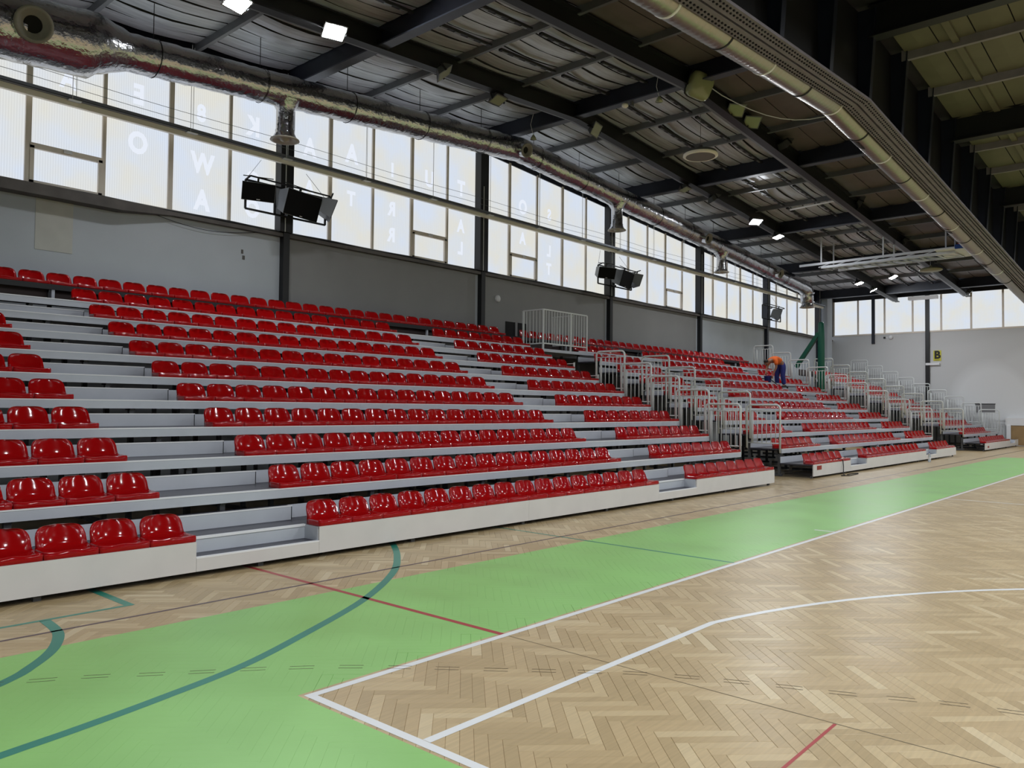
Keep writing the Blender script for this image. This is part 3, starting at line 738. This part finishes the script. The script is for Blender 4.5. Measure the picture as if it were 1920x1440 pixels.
def nozzle(x, z, r, dy):
    ax = Vector((-.12, -1, -.35)).normalized(); c = Vector((x, DY, z))+ax*dy
    mb = MB().lathe(c, [(r, -.3), (r, .12), (r*.97, .16)], 20, ax); o = mb.build('side_nozzle', foil, du, True)
    MB().lathe(c, [(r*.98, .13), (r, .17), (r*.82, .175), (r*.78, .14), (r*.5, .12), (r*.46, .06)], 24, ax).build('nozzle_ring', cork, o, True)
    MB().lathe(c, [(r*.47, .08), (0, .08)], 20, ax).build('nozzle_mouth', hole, o)  # flat black disc stands in for shade inside the nozzle
nozzle(1.75, 7.98, .29, .52); nozzle(14.2, 9.03, .2, .36); nozzle(24.95, dz(24.95), .2, .34); nozzle(31.7, dz(31.7), .2, .34)
mb = MB()
for x in np.arange(3.9, 35, 2.233):
    mb.tube([(x, DY+.05, dz(x)+.3), (x, DY+.05, zroof(x)-.1)], .008, 5)
    mb.tube([(x, DY+.355*math.cos(t), dz(x)+.355*math.sin(t)) for t in np.linspace(0, 2*PI, 25)[:-1]], .008, 4, closed=True)
mb.build('hanger', dark, du)
sd = empty('spiral_duct', (5, 2.24, 8)); tag(sd, 'round spiral steel duct beside the dark plate girder', 'duct')
SY, SR = 2.24, .27
def sz(x): return 8.24-.070*abs(x-XR)
def ribbed(x0, x1, r, name, m):
    mb = MB(); x = x0; P = []; Rr = []; k = 0
    while x <= x1: P.append((x, SY, sz(x))); Rr.append(r+(.006 if k % 3 == 0 else 0)); x += .05; k += 1
    return mb.tube(P, Rr, 24).build(name, m, sd, True)
ribbed(3, 33.2, SR, 'duct_body', spiral); ribbed(33.2, 40, .22, 'duct_tail', spiral)
for x in np.arange(4.2, 34, 1.7):
    MB().tube([(x, SY, sz(x)), (x+.05, SY, sz(x+.05))], SR+.012, 24).build('clamp', dark if int(x*10) % 2 else nose, sd, True)
for x in (16.2, 24.5, 29.6):
    ax = (0, .5, -.86); MB().lathe((x, SY, sz(x)), [(SR+.004, 0)], 4, ax)
    mb = MB()
    for t in np.linspace(-.45, .45, 6):
        pass
    a = [(x+dx, SY+(SR+.01)*math.cos(t), sz(x+dx)+(SR+.01)*math.sin(t)) for dx in (0, .5) for t in np.linspace(-1.5, -.3, 7)]
    mb._add(a, [(i, i+1, i+8, i+7) for i in range(6)]); mb.build('grille', dark, sd)

# ------------------------------------------------------------------ cable tray, wires along the windows
ct = empty('cable_tray', (0, 12.25, 7.35)); tag(ct, 'long cable tray and cream rail hung across the windows', 'cable tray')
MB().box(XN+.5, 41.5, 12.32, 12.4, 7.26, 7.38).build('cream_rail', cream, ct)
mb = MB(); mb.box(XN+.5, 41.5, 12.2, 12.3, 7.36, 7.37); mb.box(XN+.5, 41.5, 12.2, 12.205, 7.36, 7.43); mb.box(XN+.5, 41.5, 12.295, 12.3, 7.36, 7.43); mb.build('tray', traym, ct)
mb = MB()
for dy in (12.225, 12.25, 12.275): mb.tube([(x, dy, 7.39+.012*math.sin(x*3+dy*40)) for x in np.arange(XN+.6, 41.4, .5)], .011, 5)
mb.build('cables', blackr, ct)
for k, x in enumerate(np.arange(.6, 41, 2.3)):
    mb = MB(); mb.tube([(x, 12.2, 7.35), (x, 12.2, zroof(x)-.2)], .006, 4); mb.tube([(x+.1, 12.3, 7.35), (x+.1, 12.3, zroof(x)-.2)], .006, 4); mb.box(x-.06, x+.16, 12.18, 12.32, 7.335, 7.35); mb.build('hanger', railm, ct)
for k, (z, lab) in enumerate(((7.62, 'lower thin steel wire stretched across the upper window panes'), (7.8, 'upper thin steel wire stretched across the upper window panes'))):
    tag(MB().tube([(x, 12.35, z+.02*math.sin(x)) for x in np.arange(0, 41, 1.)], .005, 4).build('steel_wire', wirem), lab, 'wire')
bt = MB().tube([(x, YW-.09, SILL+.005+.012*math.sin(x*2.3)) for x in np.arange(-2, 41, .4)], .028, 6)
tag(bt.build('cable_bundle', dark), 'dark cable bundle lying along the window sill', 'cable')
tag(MB().tube([(4.5+.1*k, YW-.06, SILL-.1-.16*math.sin(PI*k/25)) for k in range(26)], .006, 4).build('sagging_cable', dark), 'thin cable sagging below the sill on the left wall', 'cable')

# ------------------------------------------------------------------ loudspeakers
def speaker(loc, rz, tilt, w_, h_, d_, label, face=spk):
    t = empty('loudspeaker', loc, (tilt, 0, rz)); tag(t, label, 'loudspeaker', 'wall loudspeakers')
    mb = MB(); a, b = w_/2, w_*.36
    mb._add([(-a, 0, -h_/2), (a, 0, -h_/2), (b, d_, -h_*.36), (-b, d_, -h_*.36), (-a, 0, h_/2), (a, 0, h_/2), (b, d_, h_*.36), (-b, d_, h_*.36)], MB.BF)
    mb.build('cabinet', spkb, t, local=True)
    MB().box(-a+.01, a-.01, -.012, .0, -h_/2+.01, h_/2-.01).build('grille', face, t, local=True)
    MB().box(-.04, .04, -.016, -.012, -h_/2+.03, -h_/2+.045).build('badge', white, t, local=True)
    mb = MB(); mb.box(-.02, .02, d_*.4, d_*.5, h_*.4, h_*.4+.16); mb.box(-a*.9, a*.9, d_*.4, d_*.5, h_*.4+.14, h_*.4+.16); mb.build('bracket', blackm, t, local=True)
for k, (xc, nm) in enumerate(((7.62, 'on the first column from the left'), (21.03, 'on the column above the railed gap'), (34.4, 'on the farthest column with speakers'))):
    fr = empty('speaker_frame', (xc, 12.15, 5.9)); tag(fr, 'black tubular speaker frame %s' % nm, 'frame', 'speaker frames')
    mb = MB(); y = 12.18
    xl, xr = xc-1.15, xc+.95; zt, zb = 6.62, 5.98
    for (x) in (xl, xc-.42, xr): mb.bar((x, y, zb), (x, y, zt), .04, .04)
    for z in (zb, zt): mb.bar((xl, y, z), (xr, y, z), .04, .04)
    mb.bar((xl, y-.2, zt+.05), (xr, y-.2, zt+.02), .03, .03); mb.bar((xl, y, zt), (xl, y-.2, zt+.05), .03, .03); mb.bar((xr, y, zt), (xr, y-.2, zt), .03, .03)
    for z in (zb+.05, zt-.05): mb.bar((xc-.05, y, z), (xc-.05, YW-.2, z), .05, .05)
    mb.build('frame_bars', blackm, fr)
    mb = MB(); mb.tube([(xl, y, zt), (xc-.6, YW-.12, 7.25)], .005, 4); mb.tube([(xr, y, zt), (xc+.6, YW-.12, 7.2)], .005, 4); mb.build('stay_wires', wirem, fr)
    if k < 2:
        speaker((xc-.98, 11.92, 6.33), -.35, .32, .72, .40, .34, 'small black speaker, left of the cluster, %s' % nm)
        speaker((xc+.08, 11.8, 6.22), .22, .3, 1.08, .58, .42, 'wide black centre speaker of the cluster %s' % nm)
        speaker((xc+.98, 11.9, 6.28), 1.05, .35, .50, .46, .34, 'small black speaker, right of the cluster, %s' % nm, face=blackm)
    else: speaker((xc+.0, 11.8, 6.2), .5, .3, 1.0, .45, .4, 'black centre speaker %s' % nm)

# ------------------------------------------------------------------ floodlights and lamps
def flood(loc, label, lit=False, rz=0, tilt=-.75, size=(.40, .30), beam=None, group='ceiling floodlights', glass=None):
    t = empty('floodlight', loc, (-tilt, 0, rz)); tag(t, label, 'floodlight', group)
    a, b = size[0]/2, size[1]/2
    # front faces local -y before tilting
    mb = MB(); mb._add([(-a-.03, 0, -b-.03), (a+.03, 0, -b-.03), (a*.7, .16, -b*.6), (-a*.7, .16, -b*.6), (-a-.03, 0, b+.03), (a+.03, 0, b+.03), (a*.7, .16, b*.6), (-a*.7, .16, b*.6)], MB.BF).build('housing', lampg, t, local=True)
    MB().quad((-a, -.004, -b), (a, -.004, -b), (a, -.004, b), (-a, -.004, b)).build('lens', lens if lit else (glass or lampd), t, local=True)
    mb = MB(); mb.box(-a-.05, -a-.03, -.02, .1, -.02, .02); mb.box(a+.03, a+.05, -.02, .1, -.02, .02); mb.box(-a-.05, a+.05, .16, .18, -.02, .02); mb.box(-a-.05, -a-.03, .08, .18, -.02, .02); mb.box(a+.03, a+.05, .08, .18, -.02, .02); mb.build('yoke', blackm, t, local=True)
    if beam is not None:
        MB().bar((loc[0], loc[1]+.06, loc[2]+.1), (loc[0], beam, zbeam(loc[0])), .04, .04).build('arm', blackm, t)
    return t
for k, (x, z, ti, rz) in enumerate(((4.35, 8.63, -1.1, .2), (6.38, 8.86, -1.05, -.3), (25.22, 8.6, -1.15, -.6), (27.23, 8.38, -1.25, 0), (36.64, 7.73, -1.25, 0), (38.76, 7.65, -1.1, .4))):
    flood((x, 8.85, z), ['lit white floodlight at the top left corner', 'lit white floodlight, second from the left', 'lit floodlight above the middle stand, left one', 'lit floodlight above the middle stand, right one', 'lit floodlight near the far end, upper left', 'lit floodlight near the far end, lowest one'][k], True, rz, ti, beam=9.0)
flood((36.56, 7.3, 7.86), 'lit floodlight near the far end, right of the pair', True, 0, -1.1)
for k, (x, y, z, lab, rz, ti) in enumerate(((9.32, 8.85, 9.0, 'unlit dark box lamp on the first long beam', .9, -.9), (11.29, 9.05, 9.05, 'small unlit lamp with clear glass under the first long beam', 0, -1.2), (15.07, 8.85, 9.3, 'unlit lamp with bright ribbed cover past the roof ridge', .2, -.5), (20.42, 9.1, 8.83, 'small flat lamp at the third crossbeam', 0, -1.3), (22.08, 8.9, 8.8, 'unlit dark box lamp left of the lit pair', .9, -.9), (16.55, 5.45, 9.45, 'unlit yellowed floodlight, first of a pair on the second long beam', -.7, -.9), (17.5, 5.45, 9.4, 'unlit yellowed floodlight, second of a pair on the second long beam', -.7, -.9), (19.61, 5.4, 9.3, 'unlit bell-shaped floodlight turned sideways on the second long beam', 1.1, -.7), (26.26, 5.4, 8.95, 'unlit square floodlight on the second long beam', .5, -.5), (31.67, 5.4, 8.5, 'unlit yellowish floodlight above the folded backboard', .6, -.6), (42.4, 5.38, 7.6, 'unlit grey floodlight before the end wall windows', .3, -.9))):
    flood((x, y, z), lab, False, rz, ti, beam=None if k in (1, 3, 10) else (9.0 if y > 8 else 5.6), glass=None if k not in (5, 6, 9) else yglass, size=(.34, .28) if k in (1, 3) else (.42, .32))
for q_, xx in enumerate(XC[1:8]):
    for r_, yy in enumerate((-2.6, -7.5, -12.4, -18.5)):
        flood((xx+1.2, yy, 8.7-.064*abs(xx+1.2-XR)), 'lit floodlight over the court, %s line from the stands, %s along the hall' % (ORD[r_], ORD[q_]), True, 0, -PI/2, size=(.5, .36), group='court floodlights')
t = empty('square_lamp', (14.48, 5.55, 9.35)); tag(t, 'big rounded yellow-green lamp at the roof ridge', 'lamp')
SA = (-.45, -.80, -.38)
MB().lathe((14.42, 5.4, 9.42), [(.30, 0), (.31, .12), (.28, .2), (.18, .24), (0, .25)], 24, SA, sq=True).build('lamp_glass', yglass, t, True)
MB().lathe((14.42, 5.4, 9.42), [(0, -.1), (.2, -.1), (.32, -.02), (.33, .03), (.30, .03)], 24, SA, sq=True).build('lamp_housing', blackm, t, True)
mb = MB()
for k in (-1, 0, 1): mb.lathe((14.42, 5.4, 9.42+.13*k), [(.302, .02), (.315, .1), (.318, .1)], 4, SA)
MB().bar((14.42, 5.45, 9.5), (14.4, 5.6, zbeam(14.4)+.1), .06, .06).build('arm', blackm, t)
dl = empty('disc_lamp', (16.6, 6.5, 8.5)); tag(dl, 'round disc lamp hanging on a cord below the roof', 'lamp')
MB().lathe((16.6, 6.5, 8.5), [(.06, .26), (.07, .17), (.22, .14), (.42, .09), (.45, .04), (.45, -.03), (.39, -.05)], 28).build('disc_shade', lampg, dl, True)
MB().lathe((16.6, 6.5, 8.5), [(.455, .02), (.465, -.03), (.44, -.05), (.39, -.05)], 28).build('disc_rim', cream, dl, True)
MB().lathe((16.6, 6.5, 8.5), [(.40, -.045), (.0, -.047)], 28).build('disc_face', mat('lamp_face', (110, 104, 92), .5), dl, True)
MB().tube([(16.6, 6.5, 8.7), (16.6, 6.5, 9.75)], .007, 5).build('cord', wirem, dl)
dl2 = empty('disc_lamp', (34.0, 5.09, 7.64)); tag(dl2, 'round disc lamp near the far end below the folded backboard', 'lamp')
MB().lathe((34, 5.09, 7.6), [(.05, .2), (.06, .14), (.3, .1), (.44, .05), (.45, 0), (.4, -.03), (0, -.035)], 24).build('disc_shade', mat('dull_yellow', (140, 138, 110), .5), dl2, True)
MB().tube([(34, 5.09, 7.75), (34, 5.09, zroof(34)-.1)], .02, 6).build('stem', blackm, dl2)
t = empty('smoke_detector', (14.35, 7.44, 9.44)); tag(t, 'small white detector under the ridge beam', 'detector')
MB().lathe((14.35, 7.44, 9.46), [(.0, 0), (.08, 0), (.09, -.05), (.05, -.09), (0, -.1)], 14).build('detector_body', cream, t, True)
MB().box(14.3, 14.4, 7.2, 7.26, 9.36, 9.46).build('detector_box', lampg, t)
t = empty('small_pendant', (14.35, 6.4, 9.2)); tag(t, 'tiny pendant lamp dangling beside the ridge beam', 'lamp')
MB().lathe((14.3, 6.4, 9.3), [(.02, .08), (.05, .04), (.1, -.05), (.0, -.06)], 12).build('pendant_shade', lampd, t, True); MB().tube([(14.3, 6.4, 9.36), (14.2, 6.42, 9.6), (14.25, 6.4, 9.9)], .008, 4).build('cord', railm, t)
t = empty('small_pendant', (14.4, 10.5, 9.1)); tag(t, 'tiny pendant lamp beside the duct bend', 'lamp')
MB().lathe((14.1, 10.3, 9.15), [(.02, .08), (.05, .04), (.09, -.05), (.0, -.06)], 12).build('pendant_shade', lampd, t, True); MB().tube([(14.1, 10.3, 9.2), (14.0, 10.32, 9.5), (14.1, 10.3, 9.85)], .008, 4).build('cord', railm, t)
tag(MB().tube([(25.5, 7.67, 8.93), (25.3, 5.75, 8.95)], .035, 8).build('tube_lamp', white), 'unlit white tube under the roof between the long beams', 'tube')
tag(MB().tube([(14.7, 5.3, 9.5)]+[(14.7+.25*k, 5.3-.26*k, 9.45-.75*math.sin(PI*k/12)+.0*k) for k in range(1, 12)]+[(17.6, 2.4, 8.5)], .012, 5).build('white_cable', railm), 'white cable swagging from the square lamp to the duct', 'cable')

# ------------------------------------------------------------------ folded backboard rig
bb = empty('backboard_rig', (30, 6, 7.8)); tag(bb, 'folded ceiling backboard rig of grey steel trusses', 'sports rig')
mb = MB(); Z = 7.62
for (x, z, y0, y1) in ((30.0, Z+.03, 9.1, 3.1), (30.0, Z-.12, 8.2, 3.3), (31.4, Z+.1, 8.6, 3.1), (31.4, Z-.06, 8.0, 3.3)): mb.bar((x, y0, z), (x, y1, z+.05), .07, .09)
for k in range(9):
    y = 8.3-k*.62; mb.bar((30, y, Z-.1), (31.4, y-.05, Z-.04), .04, .04)
    if k < 8: mb.bar((30, y, Z-.1), (31.4, y-.62, Z-.04), .03, .03); mb.bar((30, y, Z-.1), (30, y-.62, Z+.05), .025, .025)
for y in (8.2, 5.8, 3.6):
    for x in (30, 31.4): mb.bar((x, y, Z), (x, y, zroof(x)-.1), .05, .05)
mb.build('truss', alu, bb)
b2 = MB().box(29.6, 31.6, 2.6, 3.9, Z-.02, Z+.03).build('backboard', white, bb); mb = MB(); mb.box(29.55, 31.65, 2.55, 2.7, Z-.05, Z+.1); mb.box(29.5, 29.6, 2.6, 3.2, Z-.05, Z+.1); mb.build('board_edge', bluep, b2)
MB().box(29.5, 29.58, 2.95, 3.1, Z+.1, Z+.45).build('red_strap', redpl, bb)
tag(MB().box(XE-.5, XE-.2, 6.95, 8.35, 7.55, 7.72).build('white_box_unit', white), 'white flat unit high on the end wall above the windows', 'ceiling unit')

# ------------------------------------------------------------------ end wall things
sg = empty('block_sign', (XE-.02, 7.07, 4.3)); tag(sg, 'yellow sign with a black letter B on the end wall', 'sign')
MB().box(XE-.02, XE-.005, 6.88, 7.25, 4.3, 4.85).build('sign_plate', yellow, sg)
tm = text_mesh('B', .56, 'letter'); tm.materials.append(ink)
o = inst('letter', tm, sg); o.matrix_parent_inverse = WM[sg.name].inverted(); o.location = (XE-.024, 7.06, 4.6); o.rotation_euler = (PI/2, 0, -PI/2); o.scale = (.95, 1.0, 1)
MB().box(XE-.024, XE-.02, 6.94, 7.2, 4.335, 4.355).build('small_print', ink, sg)
tag(MB().box(XE-.12, XE-.0, 6.95, 7.6, 4.08, 4.2).build('white_bracket', white), 'white bracket box across the end wall column', 'bracket')
t = empty('wall_lamp', (XE-.1, 9.42, 5.6)); tag(t, 'round white wall lamp under the end windows', 'lamp'); MB().lathe((XE, 9.35, 5.66), [(.11, 0), (.12, .05), (.08, .09), (0, .1)], 16, (-1, 0, 0)).build('globe', white, t, True); MB().box(XE-.06, XE, 9.62, 9.72, 5.6, 5.7).build('socket_box', dark, t); MB().box(XE-.02, XE, 9.45, 9.62, 5.64, 5.67).build('conduit', white, t)
t = empty('wall_lamp', (15.17, YW-.05, 4.9)); tag(t, 'small round white lamp on the wall left of the cage', 'lamp'); MB().lathe((15.17, YW-.0, 4.96), [(.11, 0), (.11, .05), (.07, .08), (0, .09)], 16, (0, -1, 0)).build('globe', white, t, True)
gp = empty('padded_post', (33, 9.32, 0)); tag(gp, 'tall green padded post with a slanting brace', 'post')
MB().tube([(33, 9.32, 0), (33, 9.32, 4.9), (33, 9.32, 5.52), (33, 9.32, 5.58)], [.17, .15, .13, .1], 10).build('post_padding', greenp, gp, True); MB().bar((33.0, 9.42, 5.1), (33.0, 10.45, 3.6), .2, .16).build('brace', greenp, gp)
t = empty('leaning_board', (XE-.25, 3.1, 0)); tag(t, 'plywood board in a white frame by the end wall', 'board'); MB().box(XE-.34, XE-.3, 2.3, 3.72, .02, .98).build('board_panel', ply, t); MB().box(XE-.38, XE-.3, 3.72, 3.9, .0, 1.0).build('board_post', white, t)

# ------------------------------------------------------------------ floor clutter
bo = empty('water_bottle', (25.74, 3.15, 0)); tag(bo, 'clear plastic bottle standing by the middle stand', 'bottle')
MB().lathe((25.74, 3.15, 0), [(0, 0), (.042, 0), (.045, .01), (.045, .2), (.03, .25), (.014, .28), (.014, .3)], 14).build('bottle_body', glassm, bo, True)
MB().lathe((25.74, 3.15, 0), [(.016, .295), (.016, .32), (0, .32)], 10).build('bottle_cap', bluep, bo, True)
MB().lathe((25.74, 3.15, 0), [(.0462, .09), (.0462, .16)], 14).build('bottle_label', white, bo, True)
cp = [(18.4, 3.7, .36), (18.35, 3.45, .4), (18.35, 3.36, .36), (18.3, 3.33, .2), (18.2, 3.3, .03), (18.0, 3.2, .012), (17.75, 3.2, .012), (17.9, 3.05, .012), (18.3, 3.08, .012), (18.7, 3.1, .012), (18.9, 3.16, .012), (18.6, 3.22, .012), (18.2, 3.2, .012)]
tag(MB().tube(cp, .012, 6).build('power_cable', blackr), 'black cable looping off the middle stand onto the floor', 'cable')
for k, x in enumerate((22.9, 24.3)):
    b3 = empty('water_bottle', (x, rowy(1)+.6, rowz(1))); tag(b3, 'clear bottle standing on the second row, %s' % ('left one' if k == 0 else 'right one'), 'bottle')
    b3.location = (x, rowy(0)+.5, rowz(0)); WM[b3.name] = Matrix.Translation(b3.location)
    MB().lathe(b3.location, [(0, 0), (.042, 0), (.045, .01), (.045, .2), (.03, .25), (.014, .28), (.014, .3), (0, .3)], 12).build('bottle_body', glassm, b3, True)

# ------------------------------------------------------------------ the worker bending over in the aisle
def skin_obj(name, V, E, R, m, parent, sub=2):
    me = bpy.data.meshes.new(name); me.from_pydata(V, E, []); o = bpy.data.objects.new(name, me); COL.objects.link(o)
    md = o.modifiers.new('s', 'SKIN'); md.use_smooth_shade = True
    sub_ = o.modifiers.new('d', 'SUBSURF'); sub_.levels = sub; sub_.render_levels = sub
    for i, r in enumerate(R): me.skin_vertices[0].data[i].radius = (r, r) if not hasattr(r, '__len__') else r
    me.skin_vertices[0].data[0].use_root = True
    dg = bpy.context.evaluated_depsgraph_get(); nm = bpy.data.meshes.new_from_object(o.evaluated_get(dg))
    bpy.data.objects.remove(o); bpy.data.meshes.remove(me); nm.materials.append(m); nm.name = name
    nm.polygons.foreach_set('use_smooth', [True]*len(nm.polygons)); return inst(name, nm, parent)
pe = empty('person', (27.25, rowy(7)-.07, rowz(6)+STEP), (0, 0, math.radians(158))); tag(pe, 'person in orange shirt and blue trousers bending over in the aisle', 'person')
# local: +x is forward, z up; hips bent about ninety degrees
body_v = [(-.02, 0, .92), (.12, 0, 1.03), (.32, 0, 1.08), (.46, 0, 1.05), (.55, 0, 1.02), (.64, 0, .98),
          (-.02, .1, .86), (.02, .12, .48), (-.04, .13, .09), (.08, .14, .04), (-.02, -.1, .86), (.10, -.11, .48), (.06, -.12, .09), (.19, -.13, .04),
          (.44, .19, 1.0), (.47, .24, .76), (.56, .19, .55), (.58, .18, .47), (.44, -.19, 1.0), (.50, -.22, .76), (.60, -.17, .55), (.63, -.15, .47)]
body_e = [(0, 1), (1, 2), (2, 3), (3, 4), (4, 5), (0, 6), (6, 7), (7, 8), (8, 9), (0, 10), (10, 11), (11, 12), (12, 13), (3, 14), (14, 15), (15, 16), (16, 17), (3, 18), (18, 19), (19, 20), (20, 21)]
body_r = [.13, .12, .14, .12, .055, .07, .09, .06, .045, .04, .09, .06, .045, .04, .06, .045, .034, .03, .06, .045, .034, .03]
bo_ = skin_obj('body', body_v, body_e, body_r, skin, pe)
hd = MB(); 
for (i, (cx, cz, rx, rz)) in enumerate(((.72, .955, .115, .095),)):
    n, m_ = 14, 10; vv = []
    for a in range(m_+1):
        th = PI*a/m_
        for b in range(n): ph = 2*PI*b/n; vv.append((cx+rx*math.cos(th), .078*math.sin(th)*math.cos(ph), cz+rz*math.sin(th)*math.sin(ph)))
    hd._add(vv, [(a*n+b, a*n+(b+1) % n, (a+1)*n+(b+1) % n, (a+1)*n+b) for a in range(m_) for b in range(n)])
hd.box(.70, .73, -.012, .012, .835, .87); hd.box(.69, .72, .07, .09, .93, .97); hd.box(.69, .72, -.09, -.07, .93, .97)
hd.build('head', skin, bo_, True, local=True)
hr = MB(); vv = []; n, m_ = 14, 6
for a in range(m_+1):
    th = PI*.62*a/m_
    for b in range(n):
        ph = 2*PI*b/n; d0 = Vector((.55*math.cos(th)+.0, math.sin(th)*math.cos(ph), 0)); vv.append((.745+.108*math.cos(th), .086*math.sin(th)*math.cos(ph), .985+.086*math.sin(th)*math.sin(ph)))
hr._add(vv, [(a*n+b, a*n+(b+1) % n, (a+1)*n+(b+1) % n, (a+1)*n+b) for a in range(m_) for b in range(n)]); hr.build('hair', hairm, bo_, True, local=True)
for s, (wx, wy, wz) in ((1, (.58, .18, .47)), (-1, (.63, -.15, .47))):
    hand_v = [(wx, wy, wz), (wx+.02, wy, wz-.07)]; hand_e = [(0, 1)]; hand_r = [.028, .03]
    for k in range(4):
        a = len(hand_v); yy = wy+(-.03+.02*k); hand_v += [(wx+.03, yy, wz-.11), (wx+.05-.02*(k % 2), yy, wz-.15)]; hand_e += [(1, a), (a, a+1)]; hand_r += [.010, .009]
    a = len(hand_v); hand_v += [(wx-.02, wy-.03*s, wz-.06), (wx-.02, wy-.045*s, wz-.1)]; hand_e += [(0, a), (a, a+1)]; hand_r += [.012, .010]
    skin_obj('hand', hand_v, hand_e, hand_r, skin, bo_, 1)
skin_obj('shirt', [(.0, 0, .97), (.12, 0, 1.04), (.32, 0, 1.09), (.46, 0, 1.06), (.52, 0, 1.03), (.44, .19, 1.01), (.465, .24, .84), (.44, -.19, 1.01), (.49, -.22, .84)], [(0, 1), (1, 2), (2, 3), (3, 4), (3, 5), (5, 6), (3, 7), (7, 8)], [.145, .15, .165, .145, .09, .085, .075, .085, .075], orange, pe)
skin_obj('trousers', [(-.02, 0, .93), (.05, 0, 1.0), (-.03, .1, .84), (.02, .12, .48), (-.04, .13, .1), (-.03, -.1, .84), (.10, -.11, .48), (.06, -.12, .1)], [(0, 1), (0, 2), (2, 3), (3, 4), (0, 5), (5, 6), (6, 7)], [.165, .14, .125, .095, .085, .125, .095, .085], blue, pe)
for (x, y) in ((0, .135), (.1, -.125)):
    MB()._add([(x-.12, y-.05, 0), (x+.17, y-.05, 0), (x+.17, y+.05, 0), (x-.12, y+.05, 0), (x-.1, y-.045, .1), (x+.12, y-.035, .06), (x+.12, y+.035, .06), (x-.1, y+.045, .1)], MB.BF).build('shoe', blackr, pe, local=True)
hv = empty('vacuum_hose', (27, 9.2, rowz(7))); hp = pe.matrix_basis
def loc2w(p): return WM[pe.name] @ Vector(p)
tag(MB().tube([loc2w((.6, .15, .42)), loc2w((.62, .1, .3)), loc2w((.4, .3, .05)), loc2w((.1, .42, .03)), loc2w((-.3, .45, .03))], .018, 6).build('black_hose', blackr), 'black hose trailing from the hands of the worker', 'hose')
bpy.data.objects.remove(hv)
bk = loc2w((.62, -.05, 0)); bkt = empty('blue_bucket', (bk.x, bk.y, rowz(7))); tag(bkt, 'dark blue bucket in front of the worker', 'bucket')
MB().lathe((bk.x, bk.y, rowz(7)), [(0, .005), (.11, .005), (.14, .26), (.15, .27), (.13, .27), (.1, .02)], 16).build('bucket_body', blue, bkt, True)
MB().tube([(bk.x+.145*math.cos(t), bk.y, rowz(7)+.26+.1*math.sin(t)) for t in np.linspace(0, PI, 10)], .006, 4).build('bucket_handle', blackr, bkt)
